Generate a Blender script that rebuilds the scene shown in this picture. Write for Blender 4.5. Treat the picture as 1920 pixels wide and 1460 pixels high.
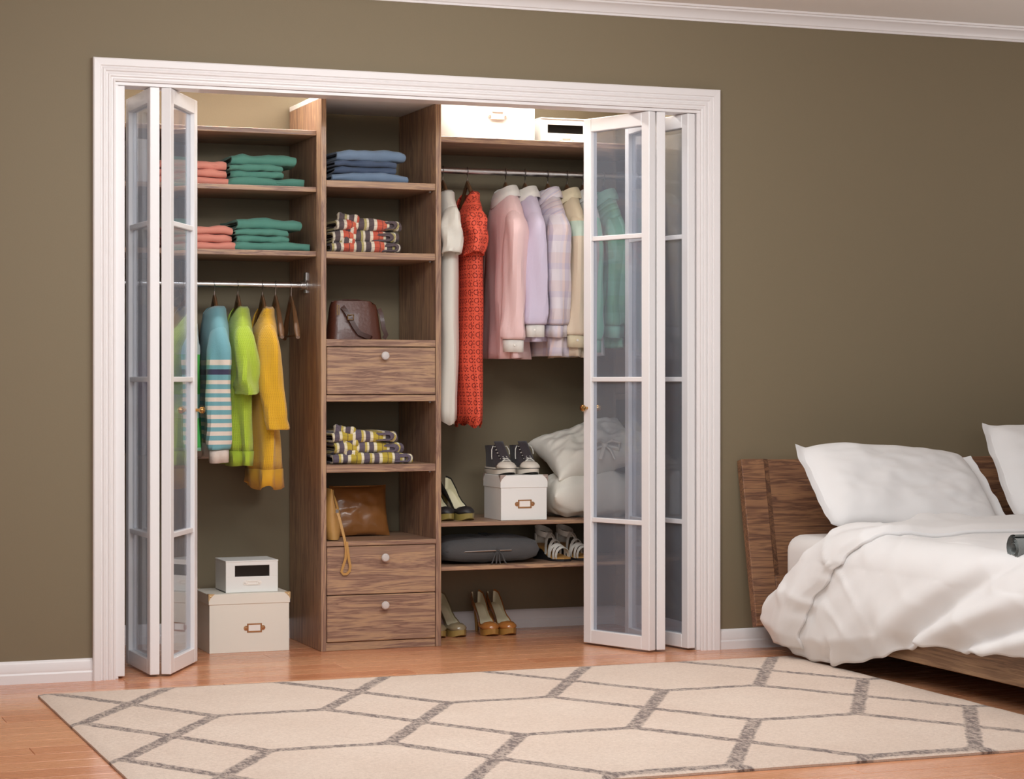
import bpy, math, random
from mathutils import Vector, Matrix, noise
R = math.radians
random.seed(7)
scene = bpy.context.scene
C = scene.collection
for o in list(bpy.data.objects):
    bpy.data.objects.remove(o)

# ------------------------------------------------------------------ camera
cam = bpy.data.cameras.new('camera')
cam.sensor_fit = 'HORIZONTAL'; cam.sensor_width = 36.0
cam.lens = 36.0 * 4020 / 1920
cam.shift_y = -19 / 1920
cam.clip_end = 100
camo = bpy.data.objects.new('camera', cam); C.objects.link(camo)
camo.location = (-1.263, -7.427, 1.037)
camo.rotation_euler = (R(90), 0, R(-20.712))
scene.camera = camo

# ------------------------------------------------------------------ world, lights, exposure
w = bpy.data.worlds.new('room_light'); scene.world = w; w.use_nodes = True
w.node_tree.nodes['Background'].inputs[0].default_value = (0.97, 0.99, 1.0, 1)
w.node_tree.nodes['Background'].inputs[1].default_value = 0.16
def area(name, loc, target, sx, sy, power, col=(1, .97, .94)):
    l = bpy.data.lights.new(name, 'AREA'); l.shape = 'RECTANGLE'; l.size = sx; l.size_y = sy
    l.energy = power; l.color = col
    o = bpy.data.objects.new(name, l); C.objects.link(o); o.location = loc
    o.rotation_euler = (Vector(target) - Vector(loc)).to_track_quat('-Z', 'Y').to_euler()
    return o
area('front_fill', (-0.4, -8.6, 1.7), (1.2, 0, 1.0), 4.2, 2.0, 46, (.92, .98, 1))  # added frontal fill from behind the camera; no window is built there
area('ceiling_panel', (1.0, -1.9, 2.43), (1.0, -.55, 0), 2.0, 0.8, 66, (.94, .985, 1))
area('overhead_fill', (-0.4, -3.4, 2.40), (0.8, -.3, 0.9), 1.2, 0.6, 28, (.94, .985, 1))  # added fill from above on the left, not a known fixture
sl = bpy.data.lights.new('ceiling_fill_spot', 'SPOT'); sl.energy = 32; sl.spot_size = R(165); sl.spot_blend = 1.0; sl.shadow_soft_size = .12; sl.color = (1, .97, .94)  # unseen spot added to brighten the ceiling; no bedside lamp stands here
slo = bpy.data.objects.new('ceiling_fill_spot', sl); C.objects.link(slo); slo.location = (4.75, -1.25, .95); slo.rotation_euler = (R(180), R(-18), 0)
area('closet_light_strip', (1.2, 0.530, 2.30), (1.2, 0.56, 1.6), 2.1, 0.04, 17, (1, .96, .90))
vs = scene.view_settings
vs.view_transform = 'Standard'; vs.look = 'None'; vs.gamma = 1.0; vs.use_curve_mapping = False
vs.exposure = 0.28

# ------------------------------------------------------------------ materials
def lin(c):
    c = c / 255.0
    return c / 12.92 if c <= 0.04045 else ((c + 0.055) / 1.055) ** 2.4
def rgb(r, g, b):
    return (lin(r), lin(g), lin(b), 1)
MATS = {}
class NT:
    def __init__(s, name):
        s.m = bpy.data.materials.new(name); s.m.use_nodes = True
        s.t = s.m.node_tree; s.b = s.t.nodes['Principled BSDF']; MATS[name] = s.m
        s.out = s.t.nodes['Material Output']
    def n(s, typ, props=None, **ins):
        nd = s.t.nodes.new('ShaderNode' + typ)
        for k, v in (props or {}).items(): setattr(nd, k, v)
        for k, v in ins.items():
            k = k.replace('_', ' ')
            i = nd.inputs[int(k[1:])] if k[0] == 'i' and k[1:].isdigit() else nd.inputs[k]
            if isinstance(v, bpy.types.NodeSocket): s.t.links.new(v, i)
            else: i.default_value = v
        return nd
    def math(s, op, a, b=0.0, c=0.0):
        return s.n('Math', {'operation': op}, i0=a, i1=b, i2=c).outputs[0]
    def mix(s, f, a, b, mode='MIX'):
        nd = s.t.nodes.new('ShaderNodeMix'); nd.data_type = 'RGBA'; nd.blend_type = mode
        for i, v in ((0, f), (6, a), (7, b)):
            if isinstance(v, bpy.types.NodeSocket): s.t.links.new(v, nd.inputs[i])
            else: nd.inputs[i].default_value = v
        return nd.outputs[2]
    def ramp(s, f, stops, const=False):
        nd = s.n('ValToRGB', None, Fac=f); cr = nd.color_ramp
        if const: cr.interpolation = 'CONSTANT'
        while len(cr.elements) > 1: cr.elements.remove(cr.elements[-1])
        cr.elements[0].position = stops[0][0]; cr.elements[0].color = stops[0][1]
        for p, c in stops[1:]:
            e = cr.elements.new(p); e.color = c
        return nd.outputs[0]
    def set(s, **k):
        for a, v in k.items():
            i = s.b.inputs[a.replace('_', ' ')]
            if isinstance(v, bpy.types.NodeSocket): s.t.links.new(v, i)
            else: i.default_value = v
        return s
    def bump(s, h, strength=.3, dist=.01):
        b = s.n('Bump', None, Strength=strength, Distance=dist, Height=h)
        s.t.links.new(b.outputs[0], s.b.inputs['Normal'])
    def coord(s, kind='Object'):
        if kind == 'cloth': return s.n('Attribute', {'attribute_name': 'cloth'}).outputs['Vector']
        return s.n('TexCoord').outputs[kind]
    def noise(s, vec, scale, detail=3, rough=.5, dist=0):
        return s.n('TexNoise', None, Vector=vec, Scale=scale, Detail=detail, Roughness=rough, Distortion=dist).outputs[0]
    def scaled(s, vec, sc):
        return s.n('Mapping', None, Vector=vec, Scale=sc).outputs[0]

def plain(name, col, rough=.5, metal=0.0, bump=0.0, bscale=60, coat=0.0, vary=0.0):
    t = NT(name); c = t.coord()
    if vary:
        f = t.noise(c, 3.0, 4)
        dk = tuple(x * (1 - vary) for x in col[:3]) + (1,)
        t.set(Base_Color=t.mix(f, dk, col))
    else: t.set(Base_Color=col)
    t.set(Roughness=rough, Metallic=metal, Coat_Weight=coat)
    if bump: t.bump(t.noise(c, bscale, 3), bump, .004)
    return t.m
def fabric(name, col, weave=420, bump=.12, rough=.85, vary=.06, wrinkle=0.0):
    t = NT(name); c = t.coord()
    f = t.noise(c, 5.0, 3)
    dk = tuple(x * (1 - 2 * vary) for x in col[:3]) + (1,)
    t.set(Base_Color=t.mix(f, dk, col), Roughness=rough, Sheen_Weight=.15)
    h = t.noise(c, weave, 2)
    if wrinkle:
        g = t.noise(t.scaled(c, (14, 14, 5)), 1.0, 4, .6, .9)
        h = t.math('ADD', t.math('MULTIPLY', h, .15), t.math('MULTIPLY', g, wrinkle))
    t.bump(h, bump, .004 if not wrinkle else .02)
    return t.m
def walnut(name, axis, dark, mid, light, rough=.42):
    t = NT(name); c = t.coord()
    rnd = t.n('ObjectInfo').outputs['Random']
    off = t.n('CombineXYZ', None, X=t.math('MULTIPLY', rnd, 9.0), Y=t.math('MULTIPLY', rnd, 5.0), Z=t.math('MULTIPLY', rnd, 7.0)).outputs[0]
    v = t.n('VectorMath', {'operation': 'ADD'}, i0=c, i1=off).outputs[0]
    s = [22, 22, 22]; s[axis] = 1.5
    g = t.noise(t.scaled(v, tuple(s)), 1.0, 5, .6, .9)
    s2 = [150, 150, 150]; s2[axis] = 4
    fine = t.noise(t.scaled(v, tuple(s2)), 1.0, 3, .6)
    f = t.math('ADD', t.math('MULTIPLY', g, .78), t.math('MULTIPLY', fine, .22))
    md = tuple((a_ + b_)/2 for a_, b_ in zip(dark, mid))
    col = t.ramp(f, [(.26, dark), (.37, mid), (.42, md), (.46, light), (.50, mid), (.54, dark), (.57, mid), (.64, light), (.68, md), (.78, dark)])
    t.set(Base_Color=col, Roughness=rough, Coat_Weight=.08)
    t.bump(f, .06, .003)
    return t.m

WD, WM, WL = rgb(126, 94, 80), rgb(162, 128, 106), rgb(186, 150, 116)
W_X = walnut('walnut_grain_along', 0, WD, WM, WL)
W_Z = walnut('walnut_grain_upright', 2, WD, WM, WL)
W_Y = walnut('walnut_grain_deep', 1, WD, WM, WL)
BED_X = walnut('bed_walnut', 0, rgb(92, 62, 48), rgb(130, 92, 68), rgb(154, 112, 80))
BED_Y = walnut('bed_rail_walnut', 1, rgb(116, 86, 62), rgb(146, 110, 80), rgb(166, 130, 96))
WALL = plain('olive_wall_paint', rgb(126, 112, 88), .72, bump=.05, bscale=160)
WHITE = plain('white_trim_paint', rgb(236, 230, 229), .38)
DOORW = plain('white_door_lacquer', rgb(240, 236, 236), .32)
CEIL = plain('ceiling_paint', rgb(240, 234, 229), .85)
CHROME = plain('chrome', rgb(222, 220, 220), .30, 1.0)
STEEL = plain('hook_steel', rgb(190, 190, 190), .25, 1.0)
BRASS = plain('brass', rgb(196, 152, 92), .25, 1.0)
CORNB = plain('pale_brass_corner', rgb(214, 184, 138), .38, .6)
COPPER = plain('rose_brass', rgb(198, 150, 108), .3, .9)
PEWTER = plain('pewter_fitting', rgb(176, 156, 146), .4, .3)
KNOBW = plain('pale_knob', rgb(205, 196, 192), .35, 0, .15, 200)
CREAM = plain('cream_card', rgb(238, 231, 218), .6)
OFFW = plain('white_card', rgb(240, 238, 234), .6)
BLACK = plain('black_window', rgb(14, 13, 13), .12)
PAPER = plain('paper_label', rgb(245, 238, 230), .8)
HANGW = plain('hanger_wood', rgb(116, 82, 54), .4, vary=.3)
HANGB = plain('hanger_black', rgb(28, 26, 26), .4)
LINENW = fabric('white_bed_linen', rgb(234, 231, 230), 500, .10, .85, .01, .35)
SHEETW = fabric('white_sheet', rgb(236, 231, 228), 500, .05, .85, .01)

def glass_mat():
    t = NT('door_glass'); nt = t.t
    nt.nodes.remove(t.b)
    tr = t.n('BsdfTransparent', None, Color=(.90, .92, .95, 1))
    gl = t.n('BsdfGlossy', None, Color=(1, 1, 1, 1), Roughness=.02)
    fc = t.n('LayerWeight', None, Blend=.5).outputs['Facing']
    fr = t.math('MULTIPLY_ADD', t.math('POWER', fc, 4.0), .9, .04)
    m1 = t.n('MixShader', None, Fac=fr); nt.links.new(tr.outputs[0], m1.inputs[1]); nt.links.new(gl.outputs[0], m1.inputs[2])
    df = t.n('BsdfDiffuse', None, Color=rgb(206, 214, 228))
    m2 = t.n('MixShader', None, Fac=.11); nt.links.new(m1.outputs[0], m2.inputs[1]); nt.links.new(df.outputs[0], m2.inputs[2])
    nt.links.new(m2.outputs[0], t.out.inputs[0])
    return t.m
GLASS = glass_mat()

def floor_mat(name='oak_floor'):
    t = NT(name); c = t.coord()
    rnd = t.n('ObjectInfo').outputs['Random']
    off = t.n('CombineXYZ', None, X=t.math('MULTIPLY', rnd, 13.0), Y=t.math('MULTIPLY', rnd, 31.0), Z=0.0).outputs[0]
    v = t.n('VectorMath', {'operation': 'ADD'}, i0=c, i1=off).outputs[0]
    g = t.noise(t.scaled(v, (1.1, 16, 16)), 1.0, 4, .55, 1.6)
    rings = t.math('FRACT', t.math('MULTIPLY', g, 7.0))
    fine = t.noise(t.scaled(v, (5, 170, 170)), 1.0, 2, .6)
    base = t.ramp(rnd, [(0, rgb(214, 144, 104)), (.35, rgb(226, 160, 118)), (.7, rgb(232, 170, 128)), (1, rgb(218, 150, 110))])
    line = t.ramp(rings, [(0, (.62, .55, .5, 1)), (.12, (1, 1, 1, 1)), (.85, (1, 1, 1, 1)), (1, (.72, .66, .6, 1))])
    col = t.mix(.55, base, line, 'MULTIPLY')
    col = t.mix(t.math('MULTIPLY', fine, .25), col, rgb(176, 100, 62))
    t.set(Base_Color=col, Roughness=t.math('MULTIPLY_ADD', fine, .10, .22), Coat_Weight=.2, Coat_Roughness=.12)
    t.bump(fine, .03, .002)
    return t.m
OAK = floor_mat()

# ------------------------------------------------------------------ mesh helpers
class MB:
    def __init__(s): s.v = []; s.f = []
    def add(s, vs, fs):
        n = len(s.v); s.v += [tuple(p) for p in vs]; s.f += [tuple(i + n for i in f) for f in fs]; return s
    def box(s, x0, x1, y0, y1, z0, z1, c=.0015):
        if c <= 0:
            return s.add([(x0,y0,z0),(x1,y0,z0),(x1,y1,z0),(x0,y1,z0),(x0,y0,z1),(x1,y0,z1),(x1,y1,z1),(x0,y1,z1)],
                         [(0,3,2,1),(4,5,6,7),(0,1,5,4),(1,2,6,5),(2,3,7,6),(3,0,4,7)])
        c = min(c, .45 * min(x1-x0, y1-y0, z1-z0))
        lo = (x0,y0,z0); hi = (x1,y1,z1); vs = []; idx = {}
        for sx in (0,1):
            for sy in (0,1):
                for sz in (0,1):
                    for ax in range(3):
                        p = []
                        for k, sg in enumerate((sx,sy,sz)):
                            e = hi[k] if sg else lo[k]
                            if k != ax: e += -c if sg else c
                            p.append(e)
                        idx[(sx,sy,sz,ax)] = len(vs); vs.append(tuple(p))
        fs = []
        for ax in range(3):
            a, b = [k for k in range(3) if k != ax]
            for sg in (0,1):
                q = []
                for i, j in ((0,0),(1,0),(1,1),(0,1)):
                    key = [0,0,0]; key[ax] = sg; key[a] = i; key[b] = j
                    q.append(idx[tuple(key)+(ax,)])
                fs.append(tuple(q))
        for ax in range(3):
            a, b = [k for k in range(3) if k != ax]
            for i in (0,1):
                for j in (0,1):
                    k0 = [0,0,0]; k0[a] = i; k0[b] = j; k1 = list(k0); k1[ax] = 1
                    k0, k1 = tuple(k0), tuple(k1)
                    fs.append((idx[k0+(a,)], idx[k1+(a,)], idx[k1+(b,)], idx[k0+(b,)]))
        for sx in (0,1):
            for sy in (0,1):
                for sz in (0,1):
                    fs.append(tuple(idx[(sx,sy,sz,ax)] for ax in range(3)))
        return s.add(vs, fs)
    def loft(s, rings, closed=True, cap0=False, cap1=False):
        n = len(rings[0]); vs = [p for r in rings for p in r]; fs = []
        m = n if closed else n - 1
        for i in range(len(rings) - 1):
            for j in range(m):
                k = (j + 1) % n
                fs.append((i*n+j, i*n+k, (i+1)*n+k, (i+1)*n+j))
        if cap0: fs.append(tuple(range(n - 1, -1, -1)))
        if cap1: fs.append(tuple((len(rings)-1)*n + j for j in range(n)))
        return s.add(vs, fs)
    def tube(s, path, r, seg=8, cap=True, flat=1.0):
        rings = []; P = [Vector(p) for p in path]; N = len(P)
        rr = r if isinstance(r, (list, tuple)) else [r] * N
        up = None
        for i, p in enumerate(P):
            d = (P[min(i+1, N-1)] - P[max(i-1, 0)]).normalized()
            if up is None:
                up = Vector((0,0,1)) if abs(d.z) < .9 else Vector((0,1,0))
            a = d.cross(up)
            if a.length < 1e-5: a = d.cross(Vector((1,0,0)))
            a.normalize(); b = a.cross(d).normalized(); up = b
            rings.append([p + a*math.cos(t)*rr[i] + b*math.sin(t)*rr[i]*flat for t in [2*math.pi*k/seg for k in range(seg)]])
        return s.loft(rings, True, cap, cap)
    def lathe(s, prof, seg=20, c=(0,0,0), axis=2):
        rings = []
        for r, h in prof:
            q = []
            for k in range(seg):
                t = 2*math.pi*k/seg; x, y = r*math.cos(t), r*math.sin(t)
                p = (x, y, h) if axis == 2 else ((x, h, y) if axis == 1 else (h, x, y))
                q.append((p[0]+c[0], p[1]+c[1], p[2]+c[2]))
            rings.append(q)
        return s.loft(rings, True, True, True)
    def grid(s, nu, nv, fn):
        vs = [fn(i/(nu-1), j/(nv-1)) for j in range(nv) for i in range(nu)]
        fs = [(j*nu+i, j*nu+i+1, (j+1)*nu+i+1, (j+1)*nu+i) for j in range(nv-1) for i in range(nu-1)]
        return s.add(vs, fs)
    def prism(s, poly, fn0, fn1):
        n = len(poly); vs = [fn0(*p) for p in poly] + [fn1(*p) for p in poly]
        fs = [tuple(range(n))[::-1], tuple(range(n, 2*n))] + [(i, (i+1)%n, n+(i+1)%n, n+i) for i in range(n)]
        return s.add(vs, fs)
    def mesh(s, name, mat, angle=35):
        me = bpy.data.meshes.new(name); me.from_pydata(s.v, [], s.f); me.update()
        import bmesh
        bm = bmesh.new(); bm.from_mesh(me); bmesh.ops.recalc_face_normals(bm, faces=bm.faces); bm.to_mesh(me); bm.free()
        me.polygons.foreach_set('use_smooth', [True]*len(me.polygons)); me.set_sharp_from_angle(angle=R(angle))
        if mat: me.materials.append(mat)
        return me
    def cloth(s, rings, z=2):
        out = []
        for q in rings:
            acc = 0.0; m = len(q)
            for j, p in enumerate(q):
                if j: acc += math.dist(p, q[j-1])
                out.append((acc, 0.0, p[2]))
        s.uvw = out; return s
    def build(s, name, mat, parent=None, off=None, angle=35, solid=0, sub=0):
        if off is not None:
            s.v = [(p[0]-off[0], p[1]-off[1], p[2]-off[2]) for p in s.v]
        o = bpy.data.objects.new(name, s.mesh(name, mat, angle)); C.objects.link(o); o.parent = parent
        if getattr(s, 'uvw', None):
            at = o.data.attributes.new('cloth', 'FLOAT_VECTOR', 'POINT'); at.data.foreach_set('vector', [c for p in s.uvw for c in p])
        if solid:
            m = o.modifiers.new('thickness', 'SOLIDIFY'); m.thickness = solid; m.offset = 0
        if sub:
            m = o.modifiers.new('smooth', 'SUBSURF'); m.levels = sub; m.render_levels = sub
        return o
def tag(o, label, cat, group=None, kind=None):
    o['label'] = label; o['category'] = cat
    if group: o['group'] = group
    if kind: o['kind'] = kind
    return o
def thing(name, label, cat, loc=(0,0,0), rz=0, group=None, kind=None):
    o = bpy.data.objects.new(name, None); o.empty_display_size = .1; C.objects.link(o)
    o.location = loc; o.rotation_euler = (0, 0, rz)
    return tag(o, label, cat, group, kind)
def copy_tree(root, loc, rz=None, label=None, parent=None):
    c = root.copy(); C.objects.link(c); c.parent = parent
    if parent is None:
        c.location = loc
        if rz is not None: c.rotation_euler = (0, 0, rz)
        if label: c['label'] = label
    for ch in list(root.children): copy_tree(ch, None, parent=c)
    return c
def lerp(a, b, t): return a + (b - a) * t
def table(x, pts):
    if x <= pts[0][0]: return pts[0][1]
    for (a, p), (b, q) in zip(pts, pts[1:]):
        if x <= b:
            t = (x - a) / (b - a); t = t*t*(3 - 2*t); return lerp(p, q, t)
    return pts[-1][1]
def nz(x, y, z, s=0.0): return noise.noise(Vector((x + s*3.17, y - s*1.93, z + s*2.71)))
def ell(cx, cy, z, a, b, n=20):
    return [(cx + b*math.cos(2*math.pi*k/n), cy + a*math.sin(2*math.pi*k/n), z) for k in range(n)]

# ================================================================== SETTING
OX0, OX1, OZ = .076, 2.314, 2.068          # closet opening
CX0, CX1, CY1, CZ1 = .02, 2.375, .945, 2.32  # closet interior
RX0, RX1, RY0, CEZ = -3.2, 5.4, -5.4, 2.46
def struct(name, mb, mat, label, cat, parent=None, angle=35):
    o = mb.build(name, mat, parent, angle=angle)
    if parent is None: tag(o, label, cat, None, 'structure')
    return o
wb = MB().box(RX0, OX0, 0, .1, 0, CEZ, 0).box(OX1, RX1, 0, .1, 0, CEZ, 0).box(OX0, OX1, 0, .1, OZ, CEZ, 0)
struct('wall_back', wb, WALL, 'olive painted wall with the wide closet opening', 'wall')
struct('wall_closet_back', MB().box(CX0, CX1, CY1, CY1+.06, 0, CZ1, 0), WALL, 'olive painted wall at the back of the closet', 'wall')
struct('wall_closet_left', MB().box(CX0-.06, CX0, .1, CY1+.06, 0, CZ1, 0), WALL, 'olive painted left end wall inside the closet', 'wall')
struct('wall_closet_right', MB().box(CX1, CX1+.06, .1, CY1+.06, 0, CZ1, 0), WALL, 'olive painted right end wall inside the closet', 'wall')
struct('ceiling_closet', MB().box(CX0-.06, CX1+.06, .1, CY1+.06, CZ1, CZ1+.05, 0), CEIL, 'pale ceiling inside the closet', 'ceiling')
struct('ceiling', MB().box(RX0, RX1, RY0, .1, CEZ, CEZ+.08, 0), CEIL, 'cream white bedroom ceiling above the crown moulding', 'ceiling')
# floor: slab with boards
fl = struct('floor', MB().box(RX0, RX1, -9.5, CY1+.06, -.06, -.0035, 0), OAK, 'glossy reddish oak board floor', 'floor')
PW, PL = .118, 1.5
pm = MB().box(-PL/2+.0006, PL/2-.0006, -PW/2+.0006, PW/2-.0006, -.014, 0, .0012).mesh('plank', OAK)
pms = MB().box(-PL/4+.0006, PL/4-.0006, -PW/2+.0006, PW/2-.0006, -.014, 0, .0012).mesh('plank_short', OAK)
y = CY1 - PW/2; row = 0
while y > -2.95:
    x0, x1 = (CX0, CX1) if y > .1 else (-1.1, 5.0)
    x = x0 - [0, .55, 1.0, .3, .8][row % 5]
    while x < x1 + .2:
        me, L = (pms, PL/2) if (row*7 + int(x*10)) % 5 == 0 else (pm, PL)
        p = bpy.data.objects.new('plank', me); C.objects.link(p); p.parent = fl
        p.location = (x + L/2, y, 0); x += L
    y -= PW; row += 1

# door casing, mitred; profile s (from opening outward), t (proud of the wall)
CW = .078
PROF = [(0, 0), (0, .012), (.006, .014), (.009, .011), (.014, .011), (.018, .016), (.023, .016), (.027, .012), (.032, .013),
        (.036, .019), (.042, .020), (.046, .016), (.050, .017), (.053, .022), (.074, .024), (CW, .021), (CW, 0)]
def casing(side):
    r0, r1 = [], []
    for s_, t_ in PROF:
        if side == 'L':
            r0.append((OX0 - s_, -t_, 0)); r1.append((OX0 - s_, -t_, OZ + s_))
        elif side == 'R':
            r0.append((OX1 + s_, -t_, 0)); r1.append((OX1 + s_, -t_, OZ + s_))
        else:
            r0.append((OX0 - s_, -t_, OZ + s_)); r1.append((OX1 + s_, -t_, OZ + s_))
    return MB().loft([r0, r1], True, True, True)
struct('trim_1', casing('L'), WHITE, 'white ribbed door casing up the left side of the closet', 'door casing', angle=20)
struct('trim_2', casing('T'), WHITE, 'white ribbed door casing across the top of the closet', 'door casing', angle=20)
struct('trim_3', casing('R'), WHITE, 'white ribbed door casing up the right side of the closet', 'door casing', angle=20)
struct('trim_4', MB().box(OX0-.001, OX1+.001, .0, .101, OZ-.012, OZ, .001), WHITE, 'white head jamb lining under the top casing', 'door jamb')
struct('trim_5', MB().box(OX0-.001, OX0+.012, 0, .101, 0, OZ-.012, .001), WHITE, 'white jamb lining at the left of the closet opening', 'door jamb')
struct('trim_6', MB().box(OX1-.012, OX1+.001, 0, .101, 0, OZ-.012, .001), WHITE, 'white jamb lining at the right of the closet opening', 'door jamb')
# baseboards
BP = [(0, 0), (.014, 0), (.014, .030), (.011, .036), (.012, .046), (.009, .056), (.0085, .066), (.005, .073), (0, .077)]
def baseboard(x0, x1, y=0.0):
    return MB().loft([[(x0, y - t_, z_) for t_, z_ in BP], [(x1, y - t_, z_) for t_, z_ in BP]], True, True, True)
struct('baseboard_left', baseboard(RX0, OX0 - CW), WHITE, 'white moulded baseboard left of the closet', 'baseboard', angle=25)
struct('baseboard_right', baseboard(OX1 + CW, RX1), WHITE, 'white moulded baseboard between the closet and bed', 'baseboard', angle=25)
struct('baseboard_closet', baseboard(CX0, CX1, CY1), WHITE, 'white baseboard along the back wall inside the closet', 'baseboard', angle=25)
struct('baseboard_closet_end', MB().loft([[(CX1 - t_, y_, z_) for t_, z_ in BP] for y_ in (.11, CY1)], True, True, True), WHITE, 'white baseboard along the right end wall inside the closet', 'baseboard', angle=25)
# crown moulding
CP = [(0, 2.407), (.008, 2.407), (.010, 2.414), (.016, 2.417), (.022, 2.428), (.040, 2.442), (.052, 2.446), (.055, 2.452), (.066, 2.453), (.070, 2.4605), (0, 2.4605)]
struct('trim_7', MB().loft([[(x_, -t_, z_) for t_, z_ in CP] for x_ in (RX0, RX1)], True, True, True), WHITE, 'white crown moulding between wall and ceiling', 'crown moulding', angle=25)

# ------------------------------------------------------------------ folding doors
DW, DT, DZ0, DZ1 = .36, .034, .008, 2.054
ST, RL = .042, .052
MUN = (.49, 1.037, 1.585)
def knob_mb(y, sgn):
    pr = [(.0055, 0), (.0055, .010), (.0075, .013), (.0120, .017), (.0135, .023), (.0120, .029), (.006, .033), (.0005, .034)]
    return MB().lathe([(r_, y + sgn*h_) for r_, h_ in pr], 16, (DW - .021, 0, .925), axis=1)
def door(n, a, b, label, knob=False):
    d = thing('door_%d' % n, label, 'door', (a[0], a[1], 0), math.atan2(b[1]-a[1], b[0]-a[0]), None, 'structure')
    h = DT/2
    MB().box(0, ST, -h, h, DZ0, DZ1, .002).build('stile', DOORW, d)
    MB().box(DW-ST, DW, -h, h, DZ0, DZ1, .002).build('stile', DOORW, d)
    MB().box(ST, DW-ST, -h, h, DZ1-RL, DZ1, .002).build('top_rail', DOORW, d)
    MB().box(ST, DW-ST, -h, h, DZ0, DZ0+RL, .002).build('bottom_rail', DOORW, d)
    for z in MUN:
        MB().box(ST, DW-ST, -.013, .013, z-.009, z+.009, .002).build('muntin', DOORW, d)
    zs = [DZ0+RL] + [z for z in MUN] + [DZ1-RL]
    for i in range(4):
        z0 = zs[i] + (.009 if i else 0); z1 = zs[i+1] - (.009 if i < 3 else 0)
        MB().box(ST, DW-ST, -.002, .002, z0, z1, 0).build('pane', GLASS, d)
    if knob:
        knob_mb(h, 1).build('knob', BRASS, d)['label'] = 'small brass knob'
        knob_mb(-h, -1).build('knob', BRASS, d)['label'] = 'small brass knob'
door(1, (.092, -.002), (.152, .355), 'white glazed folding door leaf hinged at the left jamb')
door(2, (.214, -.004), (.196, .36), 'white glazed folding door leaf, middle of the left three, turned left')
door(3, (.253, -.004), (.420, .32), 'white glazed folding door leaf of the left set with brass knob', True)
door(4, (2.113, -.004), (1.982, .335), 'white glazed folding door leaf of the right set with brass knob', True)
door(5, (2.151, -.002), (2.176, .36), 'white glazed folding door leaf, middle of the right three', False)
door(6, (2.281, .004), (2.216, .36), 'white glazed folding door leaf hinged at the right jamb')

# ================================================================== CLOSET JOINERY
TY0, TY1 = .465, .934
t = thing('closet_tower', 'tall walnut shelf tower with three drawers in the middle of the closet', 'cabinet', (1.186, .69, 0))
o = t.location
MB().box(.944, .965, TY0, TY1, 0, 2.108).build('side_panel', W_Z, t, o)
MB().box(1.405, 1.427, TY0, TY1, 0, 2.108).build('side_panel', W_Z, t, o)
for z0, z1, y0 in ((1.771, 1.797, TY0+.004), (1.4986, 1.525, TY0+.004), (1.163, 1.190, TY0+.002), (.952, .977, TY0+.002), (.681, .710, TY0+.002), (.400, .4175, TY0-.004)):
    MB().box(.9655, 1.4045, y0, TY1, z0, z1).build('shelf', W_X, t, o)
MB().box(.9655, 1.4045, TY0+.006, TY1, 0, .032).build('plinth', W_X, t, o)
MB().box(.944, 1.427, TY0, TY1, 2.1085, 2.128).build('top_panel', OFFW, t, o)['label'] = 'white top panel'
for z0, z1, kz in ((.980, 1.160, 1.128), (.2135, .397, .353), (.0345, .2105, .170)):
    d = MB().box(.9675, 1.4025, TY0-.001, TY0+.018, z0, z1, .002).build('drawer', W_X, t, o)
    MB().lathe([(.006, 0), (.006, -.012), (.013, -.015), (.0158, -.020), (.0158, -.025), (.012, -.029), (.0005, -.031)], 20, (1.193, TY0-.001, kz), 1).build('knob', KNOBW, d, o)['label'] = 'pale round knob'
for z in (1.771, 1.4986, .952, .681):
    MB().lathe([(.006, -.006), (.006, 0)], 10, (1.398, TY0+.05, z)).build('shelf_pin', STEEL, t, o)
def shelf(x0, x1, y0, z0, z1, label, group):
    s = MB().box(x0, x1, y0, TY1+.006, z0, z1).build('closet_shelf', W_X)
    tag(s, label, 'shelf', group)
shelf(CX0+.001, .9435, .530, 1.972, 1.991, 'empty walnut shelf high on the left of the tower', 'left closet shelves')
shelf(CX0+.001, .9435, .530, 1.755, 1.774, 'walnut shelf left of the tower under the upper teal and pink stacks', 'left closet shelves')
shelf(CX0+.001, .9435, .530, 1.508, 1.528, 'walnut shelf directly above the left clothes rail', 'left closet shelves')
shelf(1.4275, CX1-.001, .480, 1.962, 1.984, 'walnut shelf right of the tower carrying white boxes', 'right closet shelves')
shelf(1.4275, CX1-.001, .480, .463, .479, 'walnut shelf with black pumps and the sneaker box', 'right closet shelves')
shelf(1.4275, CX1-.001, .480, .291, .307, 'low walnut shelf with the grey cushion and sandals', 'right closet shelves')
RZL, RZR, RY = 1.403, 1.872, .682
def rod(x0, x1, z, label):
    t = thing('clothes_rail', label, 'clothes rail', ((x0+x1)/2, RY, z), 0, 'closet clothes rails')
    MB().tube([(x0+.004, RY, z), (x1-.004, RY, z)], .0125, 16).build('rail', CHROME, t, t.location)
    for x, s_ in ((x0, 1), (x1, -1)):
        m = MB().lathe([(.026, 0), (.026, s_*.004), (.018, s_*.006), (.018, s_*.022)], 18, (x, RY, z), 0)
        m.box(min(x, x+s_*.006), max(x, x+s_*.006), RY-.016, RY+.016, z-.03, z+.05, .001)
        m.build('bracket', CHROME, t, t.location)
rod(CX0, .944, RZL, 'chrome clothes rail with colourful knitwear left of the tower')
rod(1.427, CX1, RZR, 'chrome clothes rail with pastel shirts right of the tower')

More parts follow.
